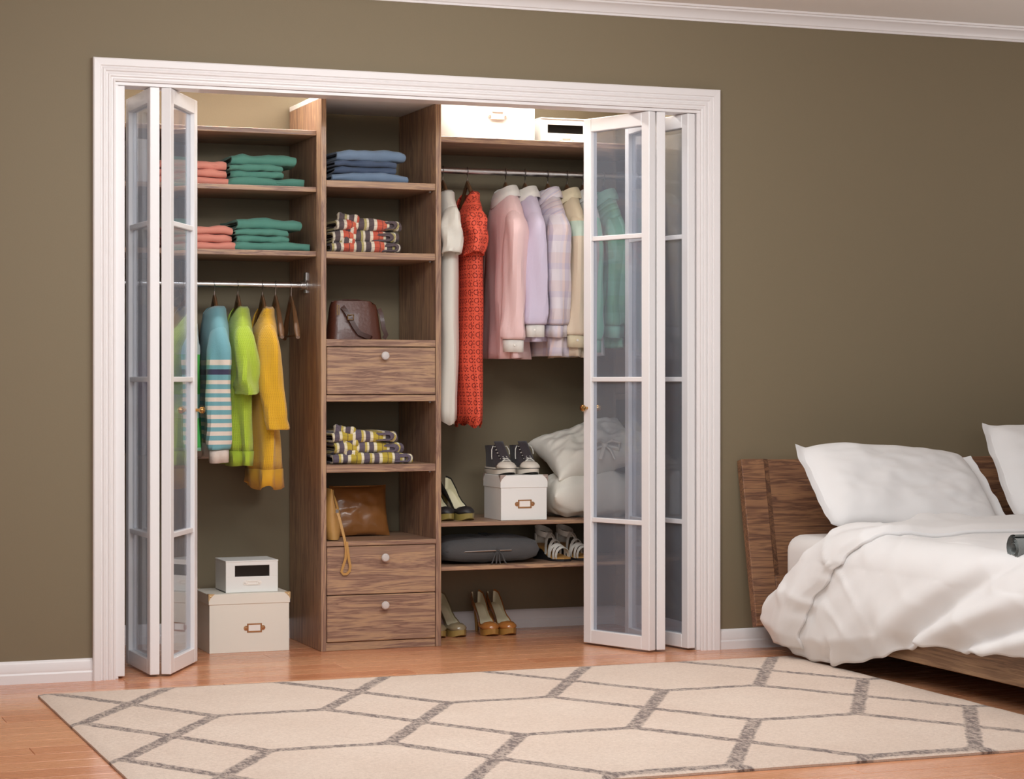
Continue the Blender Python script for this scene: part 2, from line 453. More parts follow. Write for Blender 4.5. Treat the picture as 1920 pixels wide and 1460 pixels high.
# ================================================================== HANGERS AND CLOTHES
def hanger_proto(mat):
    t = thing('clothes_hanger', 'x', 'hanger')
    pts = [(0, .0165*math.cos(a), .0165*math.sin(a)) for a in [R(-60 + 240*k/12) for k in range(13)]]
    pts += [(0, -.004, -.022), (0, 0, -.030), (0, 0, -.052)]
    MB().tube(pts, .0018, 6).build('hook', STEEL, t)
    rings = []
    for k in range(17):
        u = -1 + 2*k/16; a = abs(u)
        yy = u*.190; zz = -.052 - .026*a - .128*a**1.5
        hh = lerp(.013, .010, a); bb = lerp(.007, .013, a**2)
        if k in (0, 16): hh *= .6; bb *= .6
        rings.append([(bb*math.cos(q), yy, zz + hh*math.sin(q)*(1.2 if a < .1 else 1)) for q in [2*math.pi*j/10 for j in range(10)]])
    MB().loft(rings, True, True, True).build('shoulder_bar', mat, t)
    MB().tube([(0, -.180, -.198), (0, .180, -.198)], .004, 8).build('trouser_bar', mat, t)
    return t
HP = hanger_proto(HANGW); HB = hanger_proto(HANGB)
hanger_used = {}
def hanger(x, z, label, rz=0.0, proto=None, group='wooden hangers'):
    rz = rz or (R(-7) if z == RZL else R(-8))
    proto = proto or HP
    if proto.name not in hanger_used:
        hanger_used[proto.name] = 1; h = proto; h.location = (x, RY, z); h.rotation_euler = (0, 0, rz); h['label'] = label
    else: h = copy_tree(proto, (x, RY, z), rz, label)
    h['group'] = group
    return h

def garment(name, label, cat, x, zr, L, mats, rz=0.0, sw=.215, th=.050, dip=.03, sleeve=.45, sr=(.062, .042), sdx=-.01, sdy=0.0,
            collar=None, cuff=None, hem=None, flare=.0, seed=1, fold=.019, group=None, neck=(.075, .036), n=36, hemwave=.0, open_front=0.0):
    rz = rz or (R(-7) if zr == RZL else R(-8))
    t = thing(name, label, cat, (x, RY, zr), rz, group)
    z0 = -.086
    prof = [(0, neck[0], neck[1]), (-.010, neck[0]+.030, neck[1]+.006), (-.036, .140, th*.86), (-.070, .188, th*.95), (-.100, sw, th), (-.140, sw+.004, th*1.03)]
    steps = 16
    for k in range(1, steps+1):
        f = k/steps
        prof.append((-.140 - (L-.140)*f, lerp(sw+.002, sw-.02+flare, f), lerp(th*1.03, th*1.0+flare*.25, f)))
    def ring(i, z, a, b):
        q = []
        f = max(0.0, (-z - .10)/(L-.10))
        for k in range(n):
            th_ = 2*math.pi*k/n
            cx, sy = math.cos(th_), math.sin(th_)
            g = fold*f*(math.sin(5*th_ + seed + 2.2*f) + .6*math.sin(9*th_ + 2*seed - 3*f)) + .016*f*nz(cx*1.5, sy*1.5, z*3, seed)
            px = (b + g)*cx*(1 if abs(cx) > .2 else 1) + .012*f*nz(0, sy*2, z*4, seed+5)
            py = (a + g*.6)*sy
            pz = z
            if i <= 3: pz -= dip*(1, .82, .42, .12)[i]*((1-cx)/2)**2*(1 - abs(sy))**.5
            if i == len(prof)-1: pz += hemwave*math.sin(4*th_+seed) + .008*nz(cx, sy, 2, seed)
            q.append((px, py, z0 + pz))
        return q
    rings = [ring(i, *p) for i, p in enumerate(prof)]
    nb = len(rings)
    if hem:
        body = MB().loft(rings[:-2]).cloth(rings[:-2]).build('body', mats[0], t, solid=.003)
        hr = [[(p[0]*1.03, p[1]*1.01, p[2]) for p in rings[-3]], rings[-2], rings[-1]]
        MB().loft(hr).build('hem_band', hem, t, solid=.004)
    else:
        MB().loft(rings).cloth(rings).build('body', mats[0], t, solid=.003)
    sm = mats[1] if len(mats) > 1 else mats[0]
    for sg in (-1, 1):
        ze = -.10-sleeve
        if sleeve < .15: path = [(0, .138, -.110), (.3, .178, -.142), (.6, .198, -.195), (1, .206+sdy, -.14-sleeve)]
        else: path = [(0, .145, -.112), (.1, .188, -.150), (.3, .207, -.225), (.6, .208+sdy*.4, lerp(-.24, ze, .45)), (.85, .206+sdy*.8, lerp(-.24, ze, .8)), (1, .202+sdy, ze)]
        rr = []; m = 22; N = 18
        for i in range(N+1):
            u = i/N*(len(path)-1); k = min(int(u), len(path)-2); f = u-k
            p0 = path[max(k-1, 0)]; p1 = path[k]; p2 = path[k+1]; p3 = path[min(k+2, len(path)-1)]
            def cr(a, b, c, d): return .5*((2*b)+(-a+c)*f+(2*a-5*b+4*c-d)*f*f+(-a+3*b-3*c+d)*f*f*f)
            def dr(a, b, c, d): return .5*((-a+c)+2*(2*a-5*b+4*c-d)*f+3*(-a+3*b-3*c+d)*f*f)
            px, py, pz = (cr(p0[j], p1[j], p2[j], p3[j]) for j in range(3))
            ty, tz = dr(p0[1], p1[1], p2[1], p3[1]), dr(p0[2], p1[2], p2[2], p3[2]); tl = math.hypot(ty, tz) or 1
            ny, nz_ = -tz/tl, ty/tl
            s_ = i/N; gr = lerp(.74, 1, min(1, s_*4)); re2 = gr*lerp(sr[0], sr[1], s_**.8); re1 = gr*lerp(th*.84, min(th*.80, sr[1]*.95), s_)
            if cuff: re2 *= 1 + .14*math.exp(-((s_-.9)/.10)**2); re1 *= 1 + .12*math.exp(-((s_-.9)/.10)**2)
            q = []
            for j in range(m):
                a_ = 2*math.pi*j/m
                g = min(1, s_*2.5)
                wv = 1 + g*(.19*math.sin(3*a_ + seed*2 + 4*s_) + .16*nz(math.cos(a_)*1.4, math.sin(a_)*1.4, s_*4, seed+sg) + .09*nz(math.cos(a_)*3, math.sin(a_)*3, s_*9, seed+2*sg))
                ox = math.cos(a_)*re1*wv; o2 = math.sin(a_)*re2*wv
                kx = .010*g*nz(0, sg, s_*3.5, seed+7)
                q.append((px*sdx + ox + kx, sg*(py + o2*ny), z0 + pz + o2*nz_))
            rr.append(q)
        last = rr[-1]
        sl = MB().loft(rr).cloth(rr).build('sleeve', sm, t, solid=.003)
        if cuff:
            cz = sum(p[2] for p in last)/m; cxm = sum(p[0] for p in last)/m; cym = sum(p[1] for p in last)/m
            k0 = [(cxm+(p[0]-cxm)*.86, cym+(p[1]-cym)*.86, p[2]+.006) for p in last]
            k1 = [(cxm+(p[0]-cxm)*.84, cym+(p[1]-cym)*.84, p[2]-.050) for p in last]
            cf = MB().loft([k0, k1]).cloth([k0, k1]).build('cuff', cuff, t, solid=.004)
            if sg < 0 and collar:
                MB().lathe([(.0045, 0), (.0045, -.002), (.003, -.003)], 10, (cxm-.006, min(p[1] for p in k0)+.0035, cz-.024), 1).build('button', PAPER, cf)
    if collar:
        a, b = neck
        cs = [(-.004, a+.012, b+.006), (.026, a-.004, b+.002), (.030, a+.002, b+.008), (.010, a+.022, b+.016), (-.016, a+.040, b+.022)]
        rg = []
        for i, (z, aa, bb) in enumerate(cs):
            q = []
            for k in range(28):
                th_ = 2*math.pi*k/28; cx = math.cos(th_)
                q.append((bb*cx, aa*math.sin(th_), z0 + z - .030*((1-cx)/2)**3 - (.016*((1-cx)/2)**6 if i == 4 else 0)))
            rg.append(q)
        MB().loft(rg).cloth(rg).build('collar', collar, t, solid=.003)
    return t

# --- fabrics for the clothes
def stripes_mat(name, stops, z0, z1, bump=.2):
    t = NT(name); c = t.coord(); z = t.n('SeparateXYZ', None, Vector=c).outputs[2]
    f = t.n('MapRange', None, Value=z, From_Min=z0, From_Max=z1).outputs[0]
    t.set(Base_Color=t.ramp(f, stops, True), Roughness=.9, Sheen_Weight=.2)
    t.bump(t.noise(c, 380, 2), bump, .004)
    return t.m
def knit_mat(name, col, deep):
    t = NT(name); c = t.coord('cloth')
    s = t.n('SeparateXYZ', None, Vector=c)
    u = s.outputs[0]
    rib = t.math('SINE', t.math('MULTIPLY', u, 900.0))
    row = t.math('SINE', t.math('ADD', t.math('MULTIPLY', s.outputs[2], 1050.0), t.math('MULTIPLY', rib, 1.4)))
    hole = t.math('MULTIPLY', t.math('MULTIPLY_ADD', rib, .5, .5), t.math('MULTIPLY_ADD', row, .5, .5))
    t.set(Base_Color=t.mix(t.math('POWER', hole, 2.2), col, deep), Roughness=.9, Sheen_Weight=.25)
    t.bump(t.math('SUBTRACT', 1.0, hole), .45, .004)
    return t.m
def eyelet_mat(name, col, deep):
    t = NT(name); c = t.coord('cloth'); s = t.n('SeparateXYZ', None, Vector=c)
    u = s.outputs[0]; z = s.outputs[2]
    def cell(f, offs=0.0):
        a = t.math('SUBTRACT', t.math('FRACT', t.math('ADD', t.math('MULTIPLY', u, f), offs)), .5)
        b = t.math('SUBTRACT', t.math('FRACT', t.math('ADD', t.math('MULTIPLY', z, f), offs)), .5)
        return t.math('SQRT', t.math('ADD', t.math('MULTIPLY', a, a), t.math('MULTIPLY', b, b)))
    d1 = cell(84); d2 = cell(30, .3)
    dots = t.math('LESS_THAN', d1, .24)
    col_ = t.math('LESS_THAN', t.math('FRACT', t.math('MULTIPLY', u, 28.0)), .6)
    dots = t.math('MULTIPLY', dots, col_)
    ring = t.math('LESS_THAN', t.math('ABSOLUTE', t.math('SUBTRACT', d2, .27)), .05)
    f = t.math('MAXIMUM', dots, ring)
    t.set(Base_Color=t.mix(f, col, deep), Roughness=.75)
    t.bump(t.math('SUBTRACT', 1.0, f), .3, .003)
    return t.m
def plaid_mat(name, sx, sy, fx, fy, base=None, amt=.6, diag=0.0):
    t = NT(name); c = t.coord('cloth' if diag else 'Object'); s = t.n('SeparateXYZ', None, Vector=c)
    X, Y, Z = s.outputs
    u = t.math('ADD', X, t.math('MULTIPLY', Y, diag)); v = t.math('ADD', Z, t.math('MULTIPLY', Y, .9))
    ca = t.ramp(t.math('FRACT', t.math('MULTIPLY', u, fx)), sx, True)
    cb = t.ramp(t.math('FRACT', t.math('MULTIPLY', v, fy)), sy, True)
    t.set(Base_Color=t.mix(amt, ca, cb, 'MULTIPLY'), Roughness=.85, Sheen_Weight=.15)
    t.bump(t.noise(c, 400, 2), .12, .004)
    return t.m
def patch_mat(name, ca, cb, cc, zs):
    t = NT(name); c = t.coord(); z = t.n('SeparateXYZ', None, Vector=c).outputs[2]
    f = t.n('MapRange', None, Value=z, From_Min=0.0, From_Max=-1.0).outputs[0]
    st = [(0, ca)]
    for zz, cl in zs: st.append((zz, cl))
    t.set(Base_Color=t.ramp(f, st, True), Roughness=.85); t.bump(t.noise(c, 350, 2), .15, .004)
    return t.m
CRM, TEALB, PETR = rgb(226, 208, 194), rgb(112, 164, 172), rgb(112, 164, 174)
st = [(0, PETR), (.36, CRM), (.395, TEALB), (.425, rgb(62, 58, 84)), (.46, TEALB)]
p = .495
while p < .90:
    st += [(p, CRM), (p+.028, TEALB)]; p += .056
st += [(.90, CRM)]
STRIPE = stripes_mat('striped_knit', st[:31], -.086, -.086-.57)
LIME = knit_mat('lime_knit', rgb(176, 200, 58), rgb(132, 160, 30))
LIMEB = fabric('lime_rib', rgb(172, 196, 54), 300, .2)
YELL = knit_mat('yellow_knit', rgb(228, 174, 36), rgb(190, 130, 20))
YELLB = fabric('yellow_rib', rgb(222, 162, 34), 300, .2)
CREAMK = fabric('cream_rib', rgb(222, 204, 192), 300, .2)
BLOCK = patch_mat('colour_block_knit', rgb(168, 178, 178), None, None, [(.27, rgb(70, 170, 70)), (.42, rgb(140, 190, 178)), (.51, rgb(72, 176, 84)), (.62, rgb(150, 205, 180))])
COAT = patch_mat('dark_coat_cloth', rgb(52, 46, 48), None, None, [(.30, rgb(84, 52, 80)), (.58, rgb(66, 52, 60))])
IVORY = fabric('ivory_crepe', rgb(226, 221, 210), 500, .1, .7, .02, .5)
CORAL = eyelet_mat('coral_eyelet', rgb(232, 92, 66), rgb(140, 36, 26))
PINK = fabric('pink_cotton', rgb(240, 204, 202), 500, .2, .85, .02, .9)
LILAC = fabric('lilac_cotton', rgb(212, 200, 220), 500, .2, .85, .02, .9)
PALEC = fabric('pale_collar', rgb(232, 226, 218), 500, .08)
CREAMS = fabric('cream_cotton', rgb(232, 218, 186), 500, .2, .85, .02, .9)
CREAMP = patch_mat('cream_patch_cotton', rgb(232, 216, 186), None, None, [(.20, rgb(206, 224, 208)), (.265, rgb(232, 214, 190))])
GREYS = fabric('pale_grey_cotton', rgb(206, 206, 204), 500, .2, .85, .02, .9)
WPL = plaid_mat('white_lilac_plaid', [(0, rgb(232, 226, 230)), (.45, rgb(214, 206, 218)), (.7, rgb(236, 222, 220)), (.85, rgb(226, 220, 228))],
                [(0, rgb(245, 240, 242)), (.4, rgb(228, 220, 230)), (.62, rgb(240, 226, 224))], 12, 9, None, .8, 1.2)
MINTP = plaid_mat('mint_plaid', [(0, rgb(126, 190, 164)), (.4, rgb(148, 206, 182)), (.7, rgb(110, 176, 146))],
                  [(0, rgb(236, 245, 238)), (.45, rgb(206, 230, 214)), (.7, rgb(220, 240, 214))], 10, 8, None, .8, 1.0)
MINTS = plaid_mat('mint_grey_stripe', [(0, rgb(186, 192, 188)), (.5, rgb(140, 206, 180))], [(0, rgb(255, 255, 255))], 14, 4, None, .5, 1.0)
MINTC = fabric('mint_cotton', rgb(150, 208, 184), 500, .1)

KN = 'knitwear on the left rail'; SH = 'shirts on the right rail'
garment('coat', 'dark plum coat behind the leftmost door glass', 'coat', .293, RZL, .56, [COAT], seed=3, sleeve=.42, group=KN)
garment('sweater', 'grey sweater with bright green colour blocks on the left rail', 'sweater', .462, RZL, .55, [BLOCK], seed=4, dip=.05, sleeve=.30, sr=(.075, .055), group=KN)
garment('sweater', 'blue and cream striped sweater with navy band', 'sweater', .581, RZL, .575, [STRIPE], seed=5, dip=.025, sleeve=.44, sr=(.066, .046), hem=CREAMK, cuff=CREAMK, group=KN)
garment('sweater', 'lime green knitted sweater with half sleeves', 'sweater', .673, RZL, .61, [LIME], seed=6, dip=.075, sleeve=.235, sr=(.070, .072), sdx=.012, sdy=.02, hem=LIMEB, neck=(.085, .034), group=KN)
garment('cardigan', 'mustard yellow knitted cardigan with open front', 'cardigan', .770, RZL, .69, [YELL], seed=8, dip=.13, sleeve=.37, sr=(.072, .062), sdx=.02, sdy=.02, hem=YELLB, neck=(.10, .036), flare=.02, fold=.014, group=KN, hemwave=.012)
for x, l in ((.293, 'wooden hanger inside the dark plum coat'), (.462, 'wooden hanger holding the green colour block sweater'), (.581, 'wooden hanger holding the striped sweater'), (.673, 'wooden hanger holding the lime sweater'), (.770, 'wooden hanger holding the yellow cardigan'),
             (.822, 'empty wooden hanger next to the yellow cardigan'), (.884, 'empty wooden hanger nearest the tower on the left rail')):
    hanger(x, RZL, l)
garment('dress', 'long ivory short sleeved dress beside the tower', 'dress', 1.508, RZR, .92, [IVORY], seed=11, sleeve=.12, sr=(.064, .060), sw=.19, dip=.03, flare=-.005, fold=.008, group='dresses on the right rail', neck=(.09, .034), hemwave=.01, th=.045)
garment('dress', 'long coral red eyelet dress with short sleeves', 'dress', 1.612, RZR, .925, [CORAL], seed=12, sleeve=.12, sr=(.066, .062), sw=.195, dip=.11, flare=.0, fold=.008, group='dresses on the right rail', neck=(.10, .036), hemwave=.014, th=.046)
garment('shirt', 'pink button cuff shirt next to the coral dress', 'shirt', 1.775, RZR, .665, [PINK], seed=13, sleeve=.49, sr=(.068, .044), collar=PALEC, cuff=PALEC, flare=.02, group=SH, th=.058)
garment('shirt', 'lilac shirt with pale collar and cuffs', 'shirt', 1.859, RZR, .60, [LILAC], seed=14, sleeve=.43, sr=(.066, .046), collar=PALEC, cuff=PALEC, flare=.02, group=SH, th=.05)
garment('shirt', 'white and lilac plaid shirt on the right rail', 'shirt', 1.958, RZR, .655, [WPL], seed=15, sleeve=.43, sr=(.066, .044), collar=WPL, cuff=WPL, flare=.02, group=SH, th=.054)
garment('shirt', 'cream shirt with a pale mint sleeve patch', 'shirt', 2.043, RZR, .66, [CREAMP], seed=16, sleeve=.47, sr=(.058, .042), collar=CREAMS, cuff=CREAMS, flare=.02, group=SH, th=.044)
garment('shirt', 'mint and grey striped shirt just behind the door stile', 'shirt', 2.112, RZR, .655, [GREYS, MINTS], seed=17, sleeve=.49, sr=(.058, .042), collar=GREYS, cuff=MINTC, flare=.02, group=SH, th=.042)
garment('shirt', 'green mint plaid shirt seen through the right door glass', 'shirt', 2.205, RZR, .62, [MINTP], seed=18, sleeve=.43, sr=(.064, .046), collar=MINTC, cuff=MINTC, flare=.01, group=SH, th=.05)
for x, l in ((1.508, 'wooden hanger holding the ivory dress'), (1.612, 'wooden hanger holding the coral dress'), (1.775, 'wooden hanger holding the pink shirt'), (1.859, 'wooden hanger holding the lilac shirt'), (1.958, 'wooden hanger holding the white plaid shirt'), (2.043, 'wooden hanger holding the cream shirt'), (2.112, 'wooden hanger holding the mint striped shirt')):
    hanger(x, RZR, l)
hanger(2.205, RZR, 'black hanger holding the green plaid shirt behind glass', proto=HB)

# ================================================================== FOLDED STACKS
def folded_mb(w, d, h, tk, seed, taper=.85, hole=True):
    m = MB(); nx = 18; na = 9
    out, inn = [], []
    r = h/2
    out.append((d, 0)); inn.append((d, tk))
    for k in range(3): out.append((lerp(d, r, (k+1)/3), 0)); inn.append((lerp(d, r, (k+1)/3), tk))
    for k in range(1, na):
        a = -math.pi/2 - math.pi*k/na
        out.append((r + r*math.cos(a), r + r*math.sin(a))); inn.append((r + (r-tk)*math.cos(a), r + (r-tk)*math.sin(a)))
    for k in range(4): out.append((lerp(r, d, k/3), h)); inn.append((lerp(r, d, k/3), h-tk))
    poly = out + inn[::-1]; n = len(out); rings = []
    for i in range(nx):
        u = i/(nx-1); x = (u-.5)*w
        e = min(u, 1-u); sc = lerp(taper, 1, min(1, e*7)) * (1 + .24*nz(u*3, seed, 0, seed))
        dy = .018*nz(u*4, 1, seed, seed) + (.006 if e < .05 else 0)
        rings.append([(x + .006*nz(q[0]*30, q[1]*30, seed), q[0] + dy, q[1]*sc + .005*nz(u*7, q[0]*20, q[1]*40, seed)) for q in poly])
    m.loft(rings)
    N = len(poly)
    for base in (0, (nx-1)*N):
        for i in range(n-1):
            m.f.append((base+i, base+i+1, base+N-2-i, base+N-1-i))
    return m
def stack(name, cat, x0, x1, y, z, specs, mats, label, group, d=.26, collar=None):
    """specs: list of (x offset left, x offset right, height)"""
    zz = z
    for i, (a, b, h) in enumerate(specs):
        xa, xb = x0 + a, x1 + b
        pos = ('bottom', 'second', 'third', 'top')[i] if i < len(specs)-1 else 'top'
        t = thing(name, label % pos, cat, ((xa+xb)/2, y + .006*(i % 2), zz), R(random.uniform(-2, 2)), group)
        folded_mb(xb-xa, d, h, min(.0095, h*.3), i*1.7 + x0*9).build('folded_body', mats[i % len(mats)], t, angle=50)
        if h > .026:
            folded_mb((xb-xa)*.93, d-.03, h*.36, .004, i*2.9 + x0*5).build('inner_layer', mats[i % len(mats)], t).location = (.004, .014, h*.32)
        if collar:
            c = folded_mb(.085, .12, h*.75, .006, i*3.3+x0).build('collar', mats[i % len(mats)], t)
            c.location = (-(xb-xa)*.5 + .052, .012, h*.72); c.rotation_euler = (R(-8), R(6), R(-14))
            c2 = folded_mb(.05, .10, h*.7, .006, i*4.1+x0).build('cuff', mats[i % len(mats)], t)
            c2.location = ((xb-xa)*.5 - .012, .008, h*.12); c2.rotation_euler = (0, 0, R(70))
        zz += h*.98
TEAL = fabric('teal_denim', rgb(88, 146, 130), 420, .15, .8, .05, .4)
JEAN = fabric('blue_denim', rgb(116, 138, 164), 420, .18, .8, .06, .4)
JEAND = fabric('dark_blue_denim', rgb(74, 90, 116), 420, .18, .8, .08, .4)
SALM = fabric('salmon_cotton', rgb(230, 150, 132), 420, .12, .8, .04, .3)
RPL = [(0, rgb(92, 78, 80)), (.16, rgb(232, 220, 200)), (.26, rgb(205, 92, 70)), (.44, rgb(60, 56, 66)), (.46, rgb(212, 104, 78)), (.60, rgb(236, 224, 200)), (.68, rgb(92, 78, 82)), (.86, rgb(182, 170, 110)), (.93, rgb(225, 215, 195))]
YPL = [(0, rgb(96, 84, 96)), (.16, rgb(236, 226, 196)), (.26, rgb(190, 166, 58)), (.44, rgb(70, 62, 74)), (.46, rgb(196, 172, 62)), (.60, rgb(240, 230, 204)), (.68, rgb(100, 88, 102)), (.86, rgb(200, 180, 90)), (.93, rgb(232, 222, 190))]
XPL = [(0, (1, 1, 1, 1)), (.3, (.55, .5, .52, 1)), (.36, (1, .97, .92, 1)), (.7, (.72, .66, .66, 1)), (.78, (1, 1, 1, 1))]
REDP = plaid_mat('red_plaid', RPL, XPL, 8.2, 22, None, .55)
YELP = plaid_mat('yellow_plaid', YPL, XPL, 8.2, 22, None, .55)
Z2, Z3 = 1.7745, 1.5285
for z, dx, w_ in ((Z2, 0, 'upper'), (Z3, .022, 'lower')):
    stack('folded_shirt', 'folded shirt', .345+dx, .604+dx, .570, z, [(0, .012, .030), (0, .0, .031), (.0, .004, .030)], [SALM], 'salmon pink folded shirt, %s of the ' + w_ + ' pink stack', 'salmon folded shirts', .24)
    stack('folded_trousers', 'folded trousers', .612+dx, .905+dx-.008, .565, z, [(.0, .010, .033), (.012, -.07, .026), (.004, -.075, .024), (.01, -.022, .040)], [TEAL], 'teal folded trousers, %s of the ' + w_ + ' teal stack', 'teal folded trousers', .26)
stack('folded_jeans', 'folded jeans', 1.000, 1.300, .500, 1.7975, [(.0, .005, .034), (.01, -.045, .026), (.006, -.045, .024), (.02, -.002, .042)], [JEAN, JEAND, JEAND, JEAN], 'blue denim jeans folded, %s of the stack in the tower', 'blue jeans in the tower', .28)
stack('folded_shirt', 'folded shirt', .996, 1.276, .505, 1.5255, [(.0, .0, .042), (.008, -.008, .046), (.02, .002, .044)], [REDP], 'red and grey plaid shirt folded, %s of its stack', 'red plaid shirts in the tower', .26, True)
stack('folded_shirt', 'folded shirt', 1.008, 1.325, .505, .7105, [(.0, .0, .042), (.004, -.036, .044), (-.006, -.062, .044)], [YELP], 'yellow and purple plaid shirt folded, %s of its stack', 'yellow plaid shirts in the tower', .26, True)

# ================================================================== BOXES
def label_holder(x, y, z, w, h, mat, parent, off):
    m = MB()
    m.box(x-w/2, x+w/2, y-.003, y, z+h/2-.005, z+h/2, .001).box(x-w/2, x+w/2, y-.003, y, z-h/2, z-h/2+.006, .001)
    m.box(x-w/2, x-w/2+.006, y-.003, y, z-h/2+.006, z+h/2-.005, .001).box(x+w/2-.006, x+w/2, y-.003, y, z-h/2+.006, z+h/2-.005, .001)
    for s_ in (-1, 1):
        m.lathe([(.009, 0), (.009, -.002), (.0045, -.0024), (.0035, -.005), (.0005, -.006)], 14, (x+s_*(w/2+.004), y, z), 1)
    o = m.build('label_holder', mat, parent, off)
    MB().box(x-w/2+.005, x+w/2-.005, y-.0012, y-.0002, z-h/2+.005, z+h/2-.004, 0).build('card', PAPER, o, off)
def lid_box(x0, x1, y0, y1, z0, h, lidh, mat, label, cor, hold, hx=None, group='lidded storage boxes', hz=None):
    t = thing('storage_box', label, 'box', ((x0+x1)/2, (y0+y1)/2, z0), 0, group); o = t.location
    MB().box(x0, x1, y0, y1, z0, z0+h-.004, .001).build('body', mat, t, o)
    l = MB().box(x0-.003, x1+.003, y0-.003, y1+.003, z0+h-lidh, z0+h, .0015).build('lid', mat, t, o)
    if cor:
        for sx, xc in ((1, x0-.0035), (-1, x1+.0035)):
            for sy, yc in ((1, y0-.0035), (-1, y1+.0035)):
                zt = z0+h+.0006; c = .023
                m = MB()
                m.prism([(0, 0), (c, 0), (.5*c, -.42*c), (.30*c, -.62*c), (0, -1.15*c)], lambda a, b: (xc+sx*a, yc-sy*.0006, zt+b), lambda a, b: (xc+sx*a, yc+sy*.0012, zt+b))
                m.prism([(0, 0), (c, 0), (.5*c, -.42*c), (.30*c, -.62*c), (0, -1.15*c)], lambda a, b: (xc-sx*.0006, yc+sy*a, zt+b), lambda a, b: (xc+sx*.0012, yc+sy*a, zt+b))
                m.prism([(0, 0), (c, 0), (0, c)], lambda a, b: (xc+sx*a, yc+sy*b, zt), lambda a, b: (xc+sx*a, yc+sy*b, zt+.0008))
                m.lathe([(.0036, 0), (.003, -sy*.002), (.0005, -sy*.003)], 10, (xc+sx*.008, yc-sy*.0004, zt-.009), 1)
                m.build('corner_bracket', cor, l, o)
    if hold: label_holder(hx if hx else (x0+x1)/2, y0-.0002, z0+(hz or (h-lidh)*.50), .058, .034, hold, t, o)
    return t
def window_box(x0, x1, y0, y1, z0, h, mat, label, wx0, wx1, wz0, wz1, hx, hz, contents=True):
    t = thing('shoe_box', label, 'box', ((x0+x1)/2, (y0+y1)/2, z0), 0, 'shoe boxes with windows'); o = t.location
    m = MB(); f = .003
    m.box(x0, x1, y1-f, y1, z0, z0+h, .0005).box(x0, x0+f, y0+f, y1-f, z0, z0+h, .0005).box(x1-f, x1, y0+f, y1-f, z0, z0+h, .0005).box(x0, x1, y0+f, y1-f, z0, z0+f, .0005)
    m.box(x0, x1, y0, y0+f, z0, z0+wz0, .0005).box(x0, x1, y0, y0+f, z0+wz1, z0+h-f, .0005).box(x0, x0+wx0, y0, y0+f, z0+wz0, z0+wz1, .0005).box(x0+wx1, x1, y0, y0+f, z0+wz0, z0+wz1, .0005)
    m.build('body', mat, t, o)
    MB().box(x0-.0015, x1+.0015, y0-.0015, y1+.0015, z0+h-f, z0+h+.002, .001).build('lid', mat, t, o)
    MB().box(x0+wx0, x0+wx1, y0+.0035, y0+.0055, z0+wz0-.002, z0+wz1+.002, 0).build('window', BLACK, t, o)['label'] = 'dark clear window'
    label_holder(x0+hx, y0-.0002, z0+hz, .046, .018, PAPER, t, o)
lid_box(.532, .842, .552, .80, 0, .224, .040, CREAM, 'large cream storage box with brass corners on the closet floor', CORNB, COPPER, .706)
window_box(.603, .806, .585, .76, .2250, .119, OFFW, 'white shoe box with dark window on the big cream box', .035, .170, .060, .102, .103, .036)
lid_box(1.548, 1.862, .580, .84, 1.9845, .205, .03, OFFW, 'tall white storage box on the upper right shelf', None, PAPER, 1.703, hz=.104)
window_box(1.892, 2.12, .590, .81, 1.9845, .103, OFFW, 'white shoe box with dark window on the upper right shelf', .030, .185, .044, .078, .110, .018)
lid_box(1.690, 1.884, .505, .70, .4795, .178, .050, OFFW, 'white box with metal corners under the black sneakers', PEWTER, COPPER, 1.790)
lid_box(.24, .345, .60, .86, Z2+.0005, .165, .034, OFFW, 'white box with metal corners beside the upper pink stack', PEWTER, None)

# ================================================================== BAGS
LEA = plain('brown_leather', rgb(92, 50, 36), .38, 0, .25, 90, .1, .25)
LEAD = plain('dark_brown_leather', rgb(70, 36, 26), .4, 0, .2, 90, .1, .2)
TAN = plain('tan_leather', rgb(196, 148, 82), .45, 0, .2, 70, .05, .2)
CARAM = plain('caramel_brown_leather', rgb(150, 96, 48), .30, 0, .3, 14, .25, .45)
t = thing('handbag', 'dark brown leather bag with buckled strap on the tower shelf', 'bag', (1.112, .60, 1.1905)); o = t.location
rings = []
for k in range(11):
    f = k/10; z = 1.191 + f*.150
    wx = lerp(.108, .092, f) * (1 if k < 9 else (.985 if k == 9 else .93)); wy = lerp(.058, .030, f**1.3)
    rings.append([(1.112 + wx*math.copysign(abs(math.cos(a))**.45, math.cos(a)) + .003*nz(k, a, 1), .60 + wy*math.copysign(abs(math.sin(a))**.6, math.sin(a)), z - (.012*f if math.cos(a) > .5 else 0)) for a in [2*math.pi*j/28 for j in range(28)]])
MB().loft(rings, True, True, True).build('body', LEA, t, o, 50)
def strap(pts, wd, mat, parent, off, name='strap', tk=.003):
    P = [Vector(p) for p in pts]; r = []
    for i, p in enumerate(P):
        d = (P[min(i+1, len(P)-1)] - P[max(i-1, 0)]).normalized()
        s_ = d.cross(Vector((0, 1, 0)))
        if s_.length < .2: s_ = Vector((1, 0, 0))
        s_.normalize(); nn = s_.cross(d).normalized()
        r.append([p + s_*wd/2 + nn*tk/2, p - s_*wd/2 + nn*tk/2, p - s_*wd/2 - nn*tk/2, p + s_*wd/2 - nn*tk/2])
    return MB().loft(r, True, True, True).build(name, mat, parent, off, 40)
st_ = strap([(1.054, .556, 1.318), (1.066, .545, 1.302), (1.082, .538, 1.272), (1.098, .534, 1.240), (1.116, .532, 1.216), (1.138, .530, 1.206), (1.160, .532, 1.199), (1.168, .545, 1.1945)], .018, LEAD, t, o)
m = MB()
for z, x in ((1.276, 1.081),):
    m.box(x-.013, x+.013, .531, .534, z+.008, z+.011, .0008).box(x-.013, x+.013, .531, .534, z-.011, z-.008, .0008).box(x-.013, x-.010, .531, .534, z-.011, z+.011, .0008).box(x+.010, x+.013, .531, .534, z-.011, z+.011, .0008)
